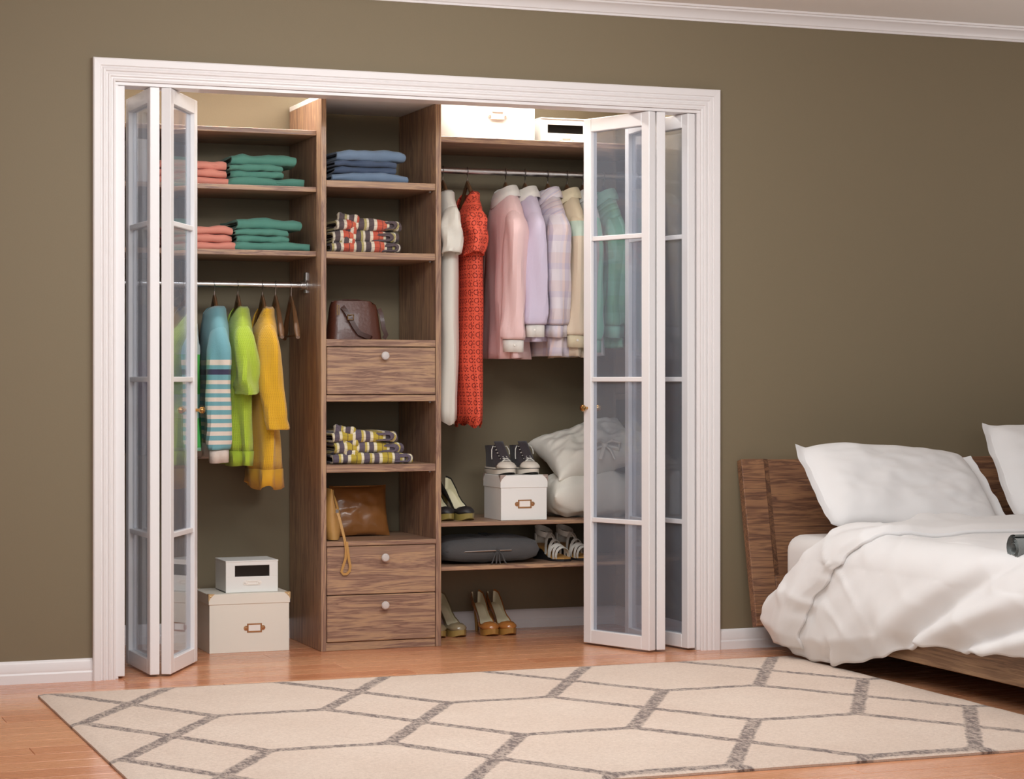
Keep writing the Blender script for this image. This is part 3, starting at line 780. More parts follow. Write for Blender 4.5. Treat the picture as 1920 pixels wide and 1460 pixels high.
m.build('buckle', BRASS, st_, o)
strap([(1.208, .575, 1.312), (1.214, .565, 1.29), (1.218, .56, 1.262), (1.222, .556, 1.232), (1.232, .556, 1.210), (1.222, .556, 1.1955)], .017, LEAD, t, o)
MB().box(1.030, 1.0325, .5475, .5485, 1.285, 1.325, 0).box(1.038, 1.0405, .5475, .5485, 1.285, 1.325, 0).build('zip', BRASS, t, o)
MB().tube([(1.020, .585, 1.337), (1.07, .580, 1.345), (1.12, .580, 1.345), (1.17, .582, 1.338), (1.198, .588, 1.325)], .003, 8).build('piping', LEAD, t, o)
# caramel clutch leaning at the back
def cushion_mb(w, h, tk, n=22, pinch=.05, wr=.006, seed=0, flange=0.0, power=.55, corner=.0):
    """pillow in local XZ plane, thickness along Y, bottom edge at z=0"""
    m = MB()
    ext = 1 + flange
    vs = {}; V = []; F = []
    N = n if not flange else n + 6
    def par(i):
        u = -ext + 2*ext*i/(N-1)
        return u
    for side in (1, -1):
        for j in range(N):
            for i in range(N):
                edge = i in (0, N-1) or j in (0, N-1)
                if edge and side == -1: vs[(side, i, j)] = vs[(1, i, j)]; continue
                u, v = par(i), par(j)
                cu, cv = max(-1, min(1, u)), max(-1, min(1, v))
                p = max(0, (1 - abs(cu)**2.6))*max(0, (1 - abs(cv)**2.6))
                th = tk/2 * p**power
                th += wr*p**.5*nz(u*3.2, v*3.2, side*1.0, seed) + wr*.6*nz(u*8, v*8, side*2.0, seed)*p**.5
                if flange: th += .012*max(0, 1 - abs(nz(u*2.2 + v, v*1.6 - u*.5, side, seed+3))*3)**2*p**.4*abs(cu)
                if flange and (abs(u) > 1 or abs(v) > 1):
                    th = .002 + 0*side
                    wv = .012*nz(u*4, v*4, 0, seed) - .020*(max(0, abs(u)-1)/flange)**1.5
                else: wv = 0
                if flange and abs(v) > 1: v = math.copysign(1 + (abs(v)-1)*.12, v)
                px = u*w/2*(1 - pinch*(1 - abs(cv)**2)*abs(cu)**3 + corner*abs(cu*cv)**3)
                pz = v*h/2*(1 - pinch*(1 - abs(cu)**2)*abs(cv)**3 + corner*abs(cu*cv)**3)
                vs[(side, i, j)] = len(V)
                V.append((px, -side*th + wv if not edge else wv, pz + h/2))
    for side in (1, -1):
        for j in range(N-1):
            for i in range(N-1):
                q = (vs[(side,i,j)], vs[(side,i+1,j)], vs[(side,i+1,j+1)], vs[(side,i,j+1)])
                F.append(q if side == 1 else q[::-1])
    m.v = V; m.f = F
    return m
t = thing('clutch_bag', 'wide caramel brown leather clutch leaning at the back of the tower', 'bag', (1.175, .70, .4178))
b_ = cushion_mb(.24, .205, .060, 22, .06, .008, 3).build('body', CARAM, t, angle=60); b_.rotation_euler = (R(-13), 0, R(4))
z_ = MB().box(-.105, .105, -.0025, .0025, .197, .203, .001).build('zip', BRASS, t); z_.rotation_euler = (R(-13), 0, R(4))
# tan wristlet, end on, strap hanging over the drawer
t = thing('wristlet_bag', 'tan leather wristlet standing at the left of the tower with hanging loop', 'bag', (1.016, .56, .4178))
rings = []
for k in range(12):
    f = k/11; z = f*.195
    wx = .040*math.sin(math.pi*min(1, .16+f*.84))**.7 * (1.05 - .25*f); wy = .105*(1 - .10*f)
    lean = -.008 + .004*f - .014*f*f
    rings.append([(lean + max(.0015, wx)*math.copysign(abs(math.cos(a))**.8, math.cos(a)), .04 + wy*math.copysign(abs(math.sin(a))**.5, math.sin(a)), z + .004) for a in [2*math.pi*j/24 for j in range(24)]])
MB().loft(rings, True, True, True).build('body', TAN, t, None, 60)
MB().tube([(-.017, -.067, .196), (-.013, -.070, .160), (-.006, -.074, .125)], .0025, 6).build('zip', BRASS, t)
MB().box(-.011, .001, -.085, -.079, .108, .122, .001).build('buckle', STEEL, t)
L1 = [(-.004, -.082, .112), (.004, -.090, .08), (.013, -.098, .035), (.019, -.104, .005), (.024, -.106, -.03), (.022, -.104, -.065), (.012, -.104, -.095), (.006, -.104, -.115), (.014, -.104, -.124), (.026, -.104, -.124), (.037, -.106, -.113), (.040, -.107, -.095), (.034, -.107, -.065), (.029, -.1075, -.03), (.025, -.1075, .0)]
strap(L1, .010, TAN, t, None, 'wrist_strap', .0025)

# ================================================================== SHOES
def pump(label, cat_group, loc, rz, upper, sole, lining, first={}):
    key = upper.name
    if key in first:
        return copy_tree(first[key], loc, rz, label)
    t = thing('pump_shoe', label, 'shoe', loc, rz, cat_group)
    first[key] = t
    L = .205
    ZS = [(0, .108), (.12, .106), (.3, .082), (.5, .046), (.68, .024), (.8, .020), (1, .026)]
    WDT = [(0, .017), (.06, .025), (.2, .029), (.42, .026), (.72, .038), (.86, .035), (.95, .022), (1, .006)]
    RIM = [(0, .062), (.1, .056), (.25, .040), (.45, .028), (.62, .022), (.66, .024), (.8, .034), (.93, .026), (1, .010)]
    def sec(u):
        zs, wd, rm = table(u, ZS), table(u, WDT), table(u, RIM); y = L*(1-u)
        if u < .02: y += 0
        vamp = table(u, [(.60, 0), (.70, 1)])
        lean = .012*max(0, .25-u)
        def P(x, z): return (x, y + lean, z)
        top_i = lerp(zs+.006, zs+rm*.98, vamp); top_c = lerp(zs+.004, zs+rm*1.08, vamp)
        rz_ = lerp(zs+rm, zs+rm*.62, vamp)
        return [P(-wd*.97, rz_), P(-wd*1.06, zs+rm*.42), P(-wd*.82, zs+.001), P(0, zs-.002), P(wd*.82, zs+.001), P(wd*1.06, zs+rm*.42), P(wd*.97, rz_), P(wd*lerp(.80, .60, vamp), top_i), P(0, top_c), P(-wd*lerp(.80, .60, vamp), top_i)]
    us = [0, .03, .07, .12, .2, .3, .4, .5, .57, .61, .64, .67, .70, .75, .8, .85, .9, .94, .97, 1]
    MB().loft([sec(u) for u in us], True, True, True).build('upper', upper, t, None, 60)
    li = []
    for u in us[1:11]:
        zs, wd, rm = table(u, ZS), table(u, WDT), table(u, RIM); y = L*(1-u)
        li.append([(-wd*.84, y, zs+rm*.90), (-wd*.74, y, zs+.010), (0, y, zs+.0075), (wd*.74, y, zs+.010), (wd*.84, y, zs+rm*.90)])
    back = [(p[0]*.6, p[1]+.003, p[2]) for p in li[0]]
    MB().loft([back] + li, False).build('lining', lining, t, None, 60)
    MB().tube([(0, L-.022, .106), (0, L-.018, .07), (0, L-.016, .03), (0, L-.016, .0)], [.017, .011, .007, .0055], 12).build('heel', sole, t)
    pl = []
    for u in (.52, .6, .7, .8, .88, .94, .98, 1):
        zs, wd = table(u, ZS), table(u, WDT); y = L*(1-u)
        zb = table(u, [(.52, .036), (.62, .006), (.66, 0), (.85, 0), (1, .010)])
        pl.append([(-wd*.96, y-.002, zs+.004), (-wd*.92, y-.002, zb), (wd*.92, y-.002, zb), (wd*.96, y-.002, zs+.004)])
    MB().loft(pl, True, True, True).build('platform_sole', sole, t)
    return t
BLK = plain('black_suede', rgb(40, 36, 36), .5); OLV = plain('olive_patent', rgb(150, 132, 72), .3, coat=.4); LINI = plain('pale_lining', rgb(226, 218, 186), .6)
NUD = plain('taupe_patent', rgb(152, 134, 104), .28, coat=.4); NUDS = plain('gold_sole', rgb(166, 138, 80), .3, coat=.3)
CAM = plain('caramel_patent', rgb(182, 116, 58), .24, coat=.5); CAMS = plain('amber_sole', rgb(170, 124, 62), .28, coat=.4)
G1, G2, G3 = 'black pumps', 'taupe pumps', 'caramel pumps'
SZ = .4792
pump('black pump with olive sole, closest to the tower', G1, (1.494, .555, SZ), R(8), BLK, OLV, LINI)
pump('black pump with olive sole, the one nearer the white box', G1, (1.578, .545, SZ), R(14), BLK, OLV, LINI)
pump('taupe pump on the floor half hidden by the tower', G2, (1.508, .700, 0.0005), R(5), NUD, NUDS, LINI)
pump('taupe pump on the floor standing clear of the tower', G2, (1.598, .700, 0.0005), R(12), NUD, NUDS, LINI)
pump('caramel pump on the floor, left of its pair', G3, (1.728, .690, 0.0005), R(2), CAM, CAMS, LINI)
pump('caramel pump on the floor, right of its pair', G3, (1.806, .690, 0.0005), R(5), CAM, CAMS, LINI)

CANV = fabric('charcoal_canvas', rgb(58, 50, 54), 500, .25, .8, .05); RUBB = plain('off_white_rubber', rgb(226, 216, 202), .55); LACE = fabric('white_lace', rgb(226, 222, 212), 600, .2); RUBK = plain('black_rubber', rgb(34, 32, 34), .5)
def sneaker(label, loc, rz, proto=[]):
    if proto: return copy_tree(proto[0], loc, rz, label)
    t = thing('sneaker', label, 'shoe', loc, rz, 'black canvas sneakers'); proto.append(t)
    def outline(y0, y1, w, z, n=28, back=.8):
        q = []
        for k in range(n):
            a = 2*math.pi*k/n; c, s_ = math.cos(a), math.sin(a)
            y = (y0+y1)/2 + (y1-y0)/2*s_
            f = (y-y0)/(y1-y0)
            ww = w*table(f, [(0, .80), (.22, 1.0), (.5, .86), (.8, .80), (1, .74)])
            q.append((ww*math.copysign(abs(c)**.75, c), y, z + (.012*max(0, .22-f)/.22 if z < .01 else .006*max(0, .2-f)/.2)))
        return q
    MB().loft([outline(0, .245, .041, 0), outline(-.003, .248, .043, .006), outline(-.003, .248, .043, .026), outline(.004, .243, .039, .031)], True, True, True).build('sole', RUBB, t)
    MB().loft([outline(-.0036, .2486, .0436, .0225), outline(-.0036, .2486, .0436, .0255)], True).build('sole_stripe', RUBK, t)
    MB().loft([outline(.0, .245, .040, -.0006), outline(.001, .244, .041, .0045)], True, True, True).build('outsole', RUBK, t)
    sl = [(.028, .006, .240, .036), (.045, .016, .239, .036), (.058, .044, .238, .035), (.074, .076, .237, .033), (.092, .102, .236, .032), (.112, .122, .236, .032), (.132, .136, .237, .033)]
    MB().loft([outline(a, b, w_, z) for z, a, b, w_ in sl], True, True, False).build('upper', CANV, t, None, 60)
    MB().loft([outline(.142, .230, .026, .1325), outline(.146, .227, .022, .10)], True, False, True).build('opening', RUBK, t)
    # rubber toe cap
    cap = []
    for z, a, w_ in ((.027, .000, .0385), (.038, .006, .036), (.048, .016, .030), (.055, .030, .020), (.0575, .044, .006)):
        cap.append([(w_*math.cos(q), .058 - (.058-a)*math.sin(q)*1.0, z + .004) for q in [math.pi*j/16 for j in range(17)]])
    MB().loft(cap, False).build('toe_cap', RUBB, t, None, 60, solid=.002)
    fr = [(.046, .062), (.064, .073), (.082, .086), (.098, .099), (.112, .113), (.124, .128)]
    m = MB()
    for (ya, za), (yb, zb) in zip(fr, fr[1:]):
        for s_ in (-1, 1):
            m.tube([(s_*.017, ya+.002, za+.000), (s_*.008, (ya*.7+yb*.3)-.004, (za*.7+zb*.3)+.006), (-s_*.008, (ya*.3+yb*.7)-.004, (za*.3+zb*.7)+.006), (-s_*.017, yb+.002, zb)], .0021, 6)
    for ya, za in fr:
        m.tube([(-.018, ya+.003, za), (-.008, ya-.004, za+.004), (.008, ya-.004, za+.004), (.018, ya+.003, za)], .0021, 6)
    m.tube([(-.017, .127, .128), (-.028, .116, .132), (-.036, .108, .116), (-.037, .106, .085), (-.036, .106, .070)], .0019, 6)
    m.tube([(.017, .127, .128), (.028, .118, .131), (.035, .112, .112), (.036, .110, .092)], .0019, 6)
    m.build('laces', LACE, t)
    MB().grid(5, 7, lambda u, v: ((u-.5)*.036, lerp(.046, .132, v)+.004*abs(u-.5), lerp(.060, .150, v) + .003)).build('tongue', CANV, t, solid=.003)
    t.scale = (1.08, 1, .84)
    return t
BZ = .4795 + .178 + .0012
sneaker('black canvas high top sneaker on the white box, left one', (1.738, .520, BZ), R(2))
sneaker('black canvas high top sneaker on the white box, right one', (1.836, .520, BZ), R(0))

SWH = plain('white_leather', rgb(222, 216, 206), .45, 0, .1); SIN = plain('tan_insole', rgb(188, 140, 78), .5)
def sandal(label, loc, rz, proto=[]):
    if proto: return copy_tree(proto[0], loc, rz, label)
    t = thing('sandal', label, 'shoe', loc, rz, 'white strappy sandals'); proto.append(t)
    L = .21
    ZS = [(0, .062), (.25, .054), (.55, .024), (.75, .014), (1, .016)]
    WDT = [(0, .020), (.1, .028), (.4, .027), (.75, .040), (.9, .034), (1, .016)]
    top, bot = [], []
    us = [0, .08, .2, .35, .5, .65, .78, .9, .97, 1]
    rg = []
    for u in us:
        zs, wd, y = table(u, ZS), table(u, WDT), L*(1-u)
        rg.append([(-wd, y, zs-.006), (-wd, y, zs), (wd, y, zs), (wd, y, zs-.006)])
    MB().loft(rg, True, True, True).build('insole', SIN, t)
    rg = []
    for u in us:
        zs, wd, y = table(u, ZS), table(u, WDT), L*(1-u)
        rg.append([(-wd*1.03, y, 0), (-wd*1.03, y, zs-.0065), (wd*1.03, y, zs-.0065), (wd*1.03, y, 0)])
    MB().loft(rg, True, True, True).build('wedge_sole', RUBK, t)
    def band(u0, u1, h0, h1, wd_, skew=0.0):
        """strap arching over the foot from side to side"""
        r = []
        for k in range(11):
            a = math.pi*k/10; c, s_ = math.cos(a), math.sin(a)
            u = lerp(u0, u1, k/10)
            w0 = table(u, WDT)*1.04; zs = table(u, ZS)
            y = L*(1-u) - skew*s_; h = lerp(h0, h1, k/10)
            p = Vector((w0*c, y, zs-.006 + h*s_**.8))
            r.append([(p.x*.97, p.y-wd_/2, p.z), (p.x, p.y-wd_/2, p.z+.0015), (p.x, p.y+wd_/2, p.z+.0015 + .006*s_), (p.x*.97, p.y+wd_/2, p.z + .006*s_)])
        MB().loft(r, True, True, True).build('strap', SWH, t, None, 50)
    band(.80, .86, .046, .040, .012); band(.66, .80, .056, .046, .012); band(.76, .66, .050, .056, .012); band(.55, .64, .064, .060, .014); band(.42, .48, .078, .078, .014)
    r = []
    for k in range(25):   # ankle band
        a = 2*math.pi*k/24
        r.append([(.030*math.cos(a)*q, L-.045 + .040*math.sin(a)*q, z + .014*math.sin(a)) for q, z in ((1, .100), (1.05, .100), (1.07, .122), (1.02, .122))])
    MB().loft(r, True).build('ankle_band', SWH, t, None, 50)
    MB().loft([[(s_*.004 + x_, y_, z_) for s_ in (-1, 1)] for x_, y_, z_ in ((0, L-.082, .112), (0, L-.10, .098), (0, L-.115, .085))], False).build('strap', SWH, t, solid=.002)
    rg = []
    for k in range(9):   # heel counter
        a = -math.pi*.05 + math.pi*1.1*k/8
        rg.append([(.027*math.cos(a), L-.030 + .030*math.sin(a), z) for z in (.056, .080, .104)])
    MB().loft(rg, False).build('heel_counter', SWH, t, None, 60, solid=.003)
    return t
SZ2 = .3073
sandal('white strappy wedge sandal beside the grey cushion', (1.985, .535, SZ2), R(14))
sandal('white strappy wedge sandal partly behind the right door frame', (2.082, .545, SZ2), R(14))

# ================================================================== CUSHIONS IN THE CLOSET
GREYF = fabric('charcoal_felt', rgb(84, 82, 82), 260, .35, .95, .1)
t = thing('cushion', 'charcoal grey felt cushion with knotted cord on the low shelf', 'cushion', (1.665, .66, .3075))
c_ = cushion_mb(.43, .31, .105, 26, .0, .008, 9, 0, .26, -.10).build('cover', GREYF, t, angle=60)
c_.rotation_euler = (R(-90), 0, 0); c_.location = (0, -.15, .054)
DGR = fabric('grey_cord', rgb(70, 68, 68), 300, .3)
m = MB()
for k, dx in enumerate((-.012, .0, .012)):
    m.tube([(.02+dx, .06, .108), (.015+dx, -.04, .108), (.008+dx*.6, -.10, .092), (.012+dx*.5, -.150, .056)], .0028, 6)
for k, dx in enumerate((-.022, -.008, .004, .022)):
    m.tube([(.012, -.151, .056), (.012+dx*.7, -.160, .038), (.012+dx*1.2, -.164, .010), (.012+dx*1.4, -.166, .004)], .0028, 6)
m.lathe([(.002, -.008), (.008, -.004), (.008, .004), (.002, .008)], 10, (.012, -.153, .056))
m.build('cord_tie', DGR, t)
zp = MB().tube([(-.165, -.128, .046), (-.12, -.146, .052), (-.06, -.153, .054), (.0, -.155, .055), (.07, -.153, .055)], .0022, 6).build('zip', STEEL, t)
MB().box(-.176, -.164, -.134, -.128, .043, .050, .001).build('zip_pull', PAPER, zp)
CLW = fabric('white_cotton_cover', rgb(234, 228, 216), 420, .1, .85, .02, .5)
t = thing('pillow', 'white pillow lying under another on the closet shelf', 'pillow', (2.135, .685, .4795), 0, 'white pillows in the closet')
c_ = cushion_mb(.43, .34, .20, 30, .05, .026, 21, 0, .40).build('cover', CLW, t, angle=70, sub=1); c_.rotation_euler = (R(-90), 0, 0); c_.location = (0, -.17, .088)
t = thing('pillow', 'white pillow with knotted bow leaning on the one below it', 'pillow', (2.160, .69, .640), 0, 'white pillows in the closet')
c_ = cushion_mb(.40, .29, .16, 30, .04, .026, 25, 0, .42, .10).build('cover', CLW, t, angle=70, sub=1); c_.rotation_euler = (R(-62), R(-14), 0); c_.location = (0, -.13, .045)
m = MB()
for s_ in (-1, 1):
    m.tube([(.0, -.12, .135), (s_*.03, -.135, .150), (s_*.06, -.14, .140), (s_*.055, -.14, .115), (s_*.02, -.13, .122), (0, -.12, .13)], [.006, .013, .015, .014, .010, .006], 8, True, .5)
    m.tube([(0, -.125, .132), (s_*.018, -.15, .110), (s_*.032, -.158, .075)], [.006, .010, .008], 8, True, .5)
m.lathe([(.004, -.012), (.014, -.006), (.014, .006), (.004, .012)], 12, (0, -.128, .132))
m.build('bow', CLW, t)

# ================================================================== RUG
RUGX0, RUGX1, RUGY0, RUGY1, RH = -.235, 2.535, -2.345, -.335, .013
segs = []
for i in range(-1, 5):
    for j in range(-1, 5):
        cx, cy = .75*i, -.672 - .655*j
        for sx in (-1, 1):
            for sy in (-1, 1): segs.append((cx, cy, cx+sx*.2, cy+sy*.3275))
        segs.append((cx+.2, cy+.3275, cx+.55, cy+.3275))
def segd(x, y):
    best = 9
    for a, b, c, d in segs:
        if min(a, c)-.15 > x or max(a, c)+.15 < x or min(b, d)-.15 > y or max(b, d)+.15 < y: continue
        ux, uy = c-a, d-b; L2 = ux*ux+uy*uy
        q = max(0, min(1, ((x-a)*ux+(y-b)*uy)/L2)); e = math.hypot(x-a-q*ux, y-b-q*uy)
        if e < best: best = e
    return min(best, .2)
NU, NV = 186, 136
rv, rd = [], []
for j in range(NV):
    for i in range(NU):
        x = lerp(RUGX0, RUGX1, i/(NU-1)); y = lerp(RUGY0, RUGY1, j/(NV-1))
        e = min(x-RUGX0, RUGX1-x, y-RUGY0, RUGY1-y)
        z = RH - (.006 if e < .001 else (.0015 if e < .018 else 0)) + .0012*nz(x*9, y*9, 0)
        rv.append((x, y, z)); rd.append(segd(x, y))
rf = [(j*NU+i, j*NU+i+1, (j+1)*NU+i+1, (j+1)*NU+i) for j in range(NV-1) for i in range(NU-1)]
bord = [i for i in range(NU)] + [j*NU+NU-1 for j in range(1, NV)] + [(NV-1)*NU+i for i in range(NU-2, -1, -1)] + [j*NU for j in range(NV-2, 0, -1)]
nb = len(rv)
for k in bord: rv.append((rv[k][0], rv[k][1], .0006)); rd.append(rd[k])
for k in range(len(bord)):
    k2 = (k+1) % len(bord); rf.append((bord[k], nb+k, nb+k2, bord[k2]))
rf.append(tuple(nb+k for k in range(len(bord)))[::-1])
t = NT('rug_pile'); c = t.coord()
dist = t.n('Attribute', {'attribute_name': 'line_distance'}).outputs['Fac']
wob = t.noise(c, 45, 4, .65); wob2 = t.noise(t.scaled(c, (90, 40, 40)), 1.0, 3, .7)
edge = t.math('ADD', dist, t.math('MULTIPLY_ADD', wob, .022, -.011))
lf = t.n('MapRange', None, Value=edge, From_Min=.026, From_Max=.018).outputs[0]
worn = t.math('MULTIPLY', lf, t.n('MapRange', None, Value=wob2, From_Min=.34, From_Max=.56).outputs[0])
pile = t.noise(c, 120, 4, .8); blot = t.noise(c, 3.0, 3)
basec = t.mix(blot, rgb(222, 198, 180), rgb(240, 222, 206))
basec = t.mix(t.n('MapRange', None, Value=pile, From_Min=.35, From_Max=.75, To_Max=.55).outputs[0], basec, rgb(170, 142, 124))
linec = t.mix(pile, rgb(70, 58, 56), rgb(126, 108, 104))
t.set(Base_Color=t.mix(t.math('MULTIPLY', t.math('MAXIMUM', worn, t.math('MULTIPLY', lf, .45)), .92), basec, linec), Roughness=.95, Sheen_Weight=.2)
t.bump(t.noise(c, 330, 3, .7), .5, .004)
me = bpy.data.meshes.new('area_rug'); me.from_pydata(rv, [], rf); me.update()
at = me.attributes.new('line_distance', 'FLOAT', 'POINT'); at.data.foreach_set('value', rd)
me.polygons.foreach_set('use_smooth', [True]*len(me.polygons)); me.set_sharp_from_angle(angle=R(50)); me.materials.append(t.m)
ro = bpy.data.objects.new('area_rug', me); C.objects.link(ro)
tag(ro, 'beige pile rug with charcoal diamond and hexagon line pattern', 'rug')

# ================================================================== BED
BX0, BX1 = 2.47, 4.40
t = thing('bed', 'low walnut platform bed with slanted headboard', 'bed', (3.43, -1.1, 0)); o = t.location
TILT = math.atan2(.125, .60)
def hbp(x, s_, dpt):   # s_ along the slanted face from the bottom, dpt behind the front face
    y = -.172 + s_*math.sin(TILT) + dpt*math.cos(TILT); z = .105 + s_*math.cos(TILT) - dpt*math.sin(TILT)
    return (x, y, z)
HL = .64
def hbox(x0, x1, s0, s1, d0, d1, name, mat):
    m = MB().box(x0, x1, s0, s1, d0, d1, .003); m.v = [hbp(*p) for p in m.v]
    return m.build(name, mat, t, o)
hbox(BX0, BX0+.098, .0, HL, 0, .04, 'headboard_stile', BED_X)
hbox(BX1-.098, BX1, .0, HL, 0, .04, 'headboard_stile', BED_X)
hbox(BX0+.0985, BX1-.0985, .0, .19, 0, .04, 'headboard_rail', BED_X)
hbox(BX0+.0985, BX1-.0985, .1905, HL, .018, .04, 'headboard_panel', BED_X)
m = MB().prism([(BX0+.098, .002), (BX0+.124, .0175), (BX0+.098, .0175)], lambda a, b: hbp(a, .19, b), lambda a, b: hbp(a, HL, b)); m.build('headboard_bevel', BED_X, t, o)
m = MB().prism([(BX1-.098, .002), (BX1-.124, .0175), (BX1-.098, .0175)], lambda a, b: hbp(a, .19, b), lambda a, b: hbp(a, HL, b)); m.build('headboard_bevel', BED_X, t, o)
MB().box(2.548, 2.578, -2.17, -.16, .086, .205, .003).build('side_rail', BED_Y, t, o)
MB().box(4.305, 4.335, -2.17, -.16, .086, .215, .003).build('side_rail', BED_Y, t, o)
MB().box(2.579, 4.304, -2.17, -2.14, .086, .215, .003).build('foot_rail', BED_X, t, o)
MB().box(2.579, 4.304, -2.139, -.16, .15, .20, .002).build('slat_base', BED_X, t, o)
for x in (3.0, 3.9):
    for y in (-.55, -1.85): MB().box(x-.04, x+.04, y-.04, y+.04, 0, .1495, .003).build('leg', BED_X, t, o)
# mattress
def rbox(x0, x1, y0, y1, z0, z1, r, n=6):
    m = MB(); rings = []
    def oc(ins, z):
        q = []; rr = max(.01, .08-ins)
        for cx, cy, a0 in ((x1-ins-rr, y1-ins-rr, 0), (x0+ins+rr, y1-ins-rr, 90), (x0+ins+rr, y0+ins+rr, 180), (x1-ins-rr, y0+ins+rr, 270)):
            for k in range(7): a = R(a0 + 15*k); q.append((cx+rr*math.cos(a), cy+rr*math.sin(a), z))
        return q
    for k in range(n+1):
        a = math.pi/2*k/n; rings.append(oc(r*(1-math.sin(a)), z0 + r*.4*(1-math.cos(a))))
    for k in range(n+1):
        a = math.pi/2*k/n; rings.append(oc(r*(1-math.cos(a)), z1 - r*(1-math.sin(a))))
    return m.loft(rings, True, True, True)
tag(rbox(2.562, 4.295, -2.12, -.185, .2155, .452, .06).build('mattress', SHEETW, None, None, 60), 'white sheeted mattress on the walnut bed', 'mattress')

# duvet ------------------------------------------------------------
RC = .11; XE, ZT = 2.628, .487
HEM = [(-2.25, .175), (-2.05, .15), (-1.88, .20), (-1.7, .178), (-1.55, .172), (-1.40, .168), (-1.28, .160), (-1.17, .140), (-1.05, .100), (-.90, .065), (-.70, .032), (-.45, .028), (-.33, .055), (-.22, .110)]
def sec(q):
    if q <= 0: return XE - q, ZT, 0.0, 1.0
    if q < math.pi/2*RC:
        a = q/RC; return XE - RC*math.sin(a), ZT - RC + RC*math.cos(a), -math.sin(a), math.cos(a)
    d = q - math.pi/2*RC
    return XE - RC - .16*d, ZT - RC - .985*d, -.985, .16
def q_of_z(z): return math.pi/2*RC + (ZT - RC - z)/.985
def yhead(q):
    return table(q, [(-1.7, -.48), (-.4, -.50), (-.15, -.58), (0, -.655), (.10, -.62), (.173, -.53), (.26, -.42), (.387, -.27), (.45, -.21), (.52, -.19)])
def fold(Y, q, y0, q0, y1, q1, wd, amp):
    ux, uy = y1-y0, q1-q0; L2 = ux*ux+uy*uy
    s_ = ((Y-y0)*ux+(q-q0)*uy)/L2; sc = max(0, min(1, s_))
    d = math.hypot(Y-y0-sc*ux, q-q0-sc*uy)
    e = min(1, (1-sc)*2.2); return amp*math.exp(-(d/wd)**2)*e*e*(3-2*e)
FOLDS = [  # y0,z0,y1,z1,width,amp (z on the side face, >.5 means on the top)
    (-1.16, .145, -1.90, .47, .040, -.042), (-1.10, .22, -1.75, .455, .060, .020), (-1.30, .17, -2.05, .42, .040, .034), (-1.48, .17, -2.15, .36, .030, -.030),
    (-1.62, .17, -2.2, .31, .03, .028), (-.62, .20, -1.02, .44, .035, -.014), (-.50, .06, -.80, .40, .03, -.018), (-.42, .05, -.62, .34, .030, .022), (-.66, .04, -.76, .12, .016, -.035),
    (-.33, .10, -.50, .36, .028, -.016), (-.75, .05, -1.15, .40, .045, .018), (-.90, .08, -1.35, .43, .03, -.010), (-.27, .13, -.36, .28, .03, .016)]
FQ = [(a, q_of_z(b) if b < .46 else .05, c, q_of_z(d) if d < .46 else (.47-d)*2, e, f) for a, b, c, d, e, f in FOLDS]
def duvet_disp(Y, q, qh, k=1.0):
    d = .006*nz(Y*3, q*3, 0, 2) + .004*nz(Y*9, q*5, 1, 3)
    rg_ = max(0, 1 - abs(nz(Y*4.5 + q*5, q*2.2 - Y*1.4, .5, 9))*3.2)
    d += (.011 if q > 0 else .005)*rg_**2*(.5 + nz(Y*2, q*2, 7, 4))
    for f in FQ: d += k*(1 if f[0] < -1 else .6)*fold(Y, q, *f)
    if q > 0:
        s_ = q/qh
        d += .034*math.sin(math.pi*min(1, s_))**1.2*table(Y, [(-1.6, .5), (-1.1, .7), (-.8, 1.25), (-.3, 1.0)])
        d -= .045*max(0, s_-.86)/.14*table(Y, [(-1.3, .1), (-.9, 1), (-.3, 1)])
    else:
        d += .010*nz(Y*2.2, q*2.2, 4) + .005*math.sin((Y*.8+q)*22)*math.exp(-((q+.10)/.2)**2)
    return d
def dpos(q, Y, lift, qh, k=1.0):
    x, z, nx_, nz_ = sec(q); d = duvet_disp(Y, q, qh, k) + lift
    return (x + nx_*d, Y, z + nz_*d)
def qhem(Y): return q_of_z(table(Y, HEM) + .004*math.sin(Y*38) + .006*nz(Y*9, 0, 0, 6))
YF = -2.24
dv = thing('duvet', 'crumpled white duvet hanging over the side of the bed', 'duvet', (3.2, -1.2, .1)); o = dv.location
def dq(a, qh): return lerp(-1.70, -.12, a/.42) if a < .42 else lerp(-.12, qh, (a-.42)/.58)
def body(a, b):
    Yn = lerp(-.24, YF, b); qh = qhem(Yn); q = dq(a, qh); Y = lerp(yhead(max(q, -1.7)), YF, b)
    qh = qhem(Y); q = dq(a, qh)
    return dpos(q, Y, 0, qh)
MB().grid(120, 150, body).build('cover', LINENW, dv, o, 80, solid=.012)
def yfold(q):
    return table(q, [(-1.7, -1.02), (-.5, -.98), (-.15, -.97), (.0, -.955), (.08, -.92), (.15, -.83), (.217, -.75), (.315, -.64), (.37, -.585), (.46, -.52), (.55, -.47)])
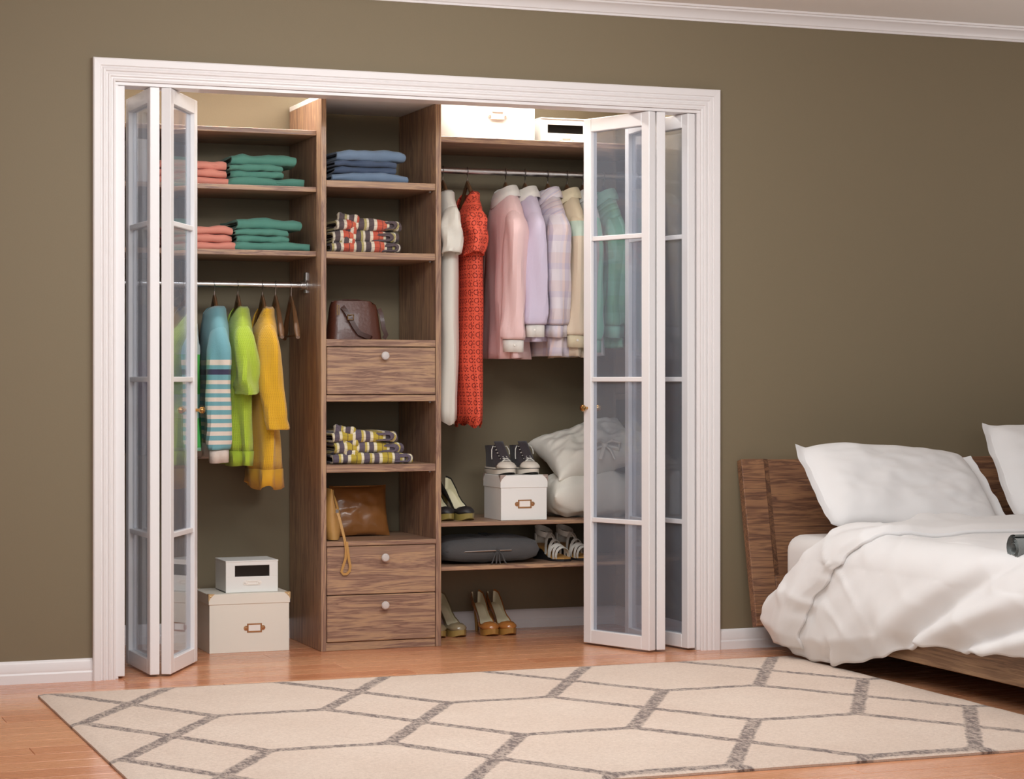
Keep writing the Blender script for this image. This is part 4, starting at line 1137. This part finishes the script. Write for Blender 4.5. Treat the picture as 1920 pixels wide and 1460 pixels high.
def turned(a, b):
    q = dq(a, qhem(-.36)-.012)
    Y = lerp(yhead(q)+.012, yfold(q) + .004*nz(q*12, 0, 0), b)
    puff = .016 + .020*math.sin(math.pi*b)**.6 + .006*nz(q*4, Y*4, 3, 8)
    puff += .022*math.exp(-((q+.42)/.07)**2 - ((Y+.62)/.06)**2) + .018*math.exp(-((q+.30)/.04)**2 - ((Y+.60)/.12)**2)
    puff += fold(Y, q, -.47, .05, -.62, .20, .03, .016) + fold(Y, q, -.86, .03, -.60, .12, .022, -.012) + fold(Y, q, -.40, .2, -.50, .38, .03, .012)
    puff = lerp(.012, puff, min(1, (1-b)*7)) if b > .5 else lerp(.005, puff, min(1, b*6))
    return dpos(q, Y, puff, qhem(Y))
MB().grid(110, 44, turned).build('turned_down_edge', LINENW, dv, o, 80, solid=.014)
# bed pillows
def bed_pillow(label, loc, w, h, tk, rx, ry, rz, seed):
    t = thing('bed_pillow', label, 'pillow', loc, rz, 'flanged bed pillows')
    c = cushion_mb(w, h, tk, 34, .03, .013, seed, .17, .34, -.06).build('cover', LINENW, t, None, 60, sub=1)
    c.rotation_euler = (R(rx), R(ry), 0); return t
bed_pillow('white flanged pillow at the near side of the bed', (2.975, -.525, .470), .74, .42, .19, -46, 4, R(3), 31)
bed_pillow('white flanged pillow standing against the headboard at the right edge', (3.79, -.47, .475), .74, .44, .19, -36, 5, R(2), 37)
# rolled throw
GT = fabric('grey_wool', rgb(136, 140, 138), 300, .35, .95, .06)
t = thing('rolled_throw', 'rolled grey throw lying on the duvet at the right edge', 'throw', (2.580, -1.70, .466), R(-4))
rg = []
N = 46
sp = []
for k in range(N):
    a = k/(N-1)*2*math.pi*2.3; r_ = .020 + .010*a/(2*math.pi)
    sp.append((r_*math.cos(a), r_*math.sin(a)))
inner = [(p[0]*(1-.006/math.hypot(*p)), p[1]*(1-.006/math.hypot(*p))) for p in sp]
poly = sp + inner[::-1]
MB().loft([[(x_, p[0], p[1]+.043) for p in poly] for x_ in (0, .3, .6, .9, 1.2)], True, False, False).build('roll', GT, t, None, 60)
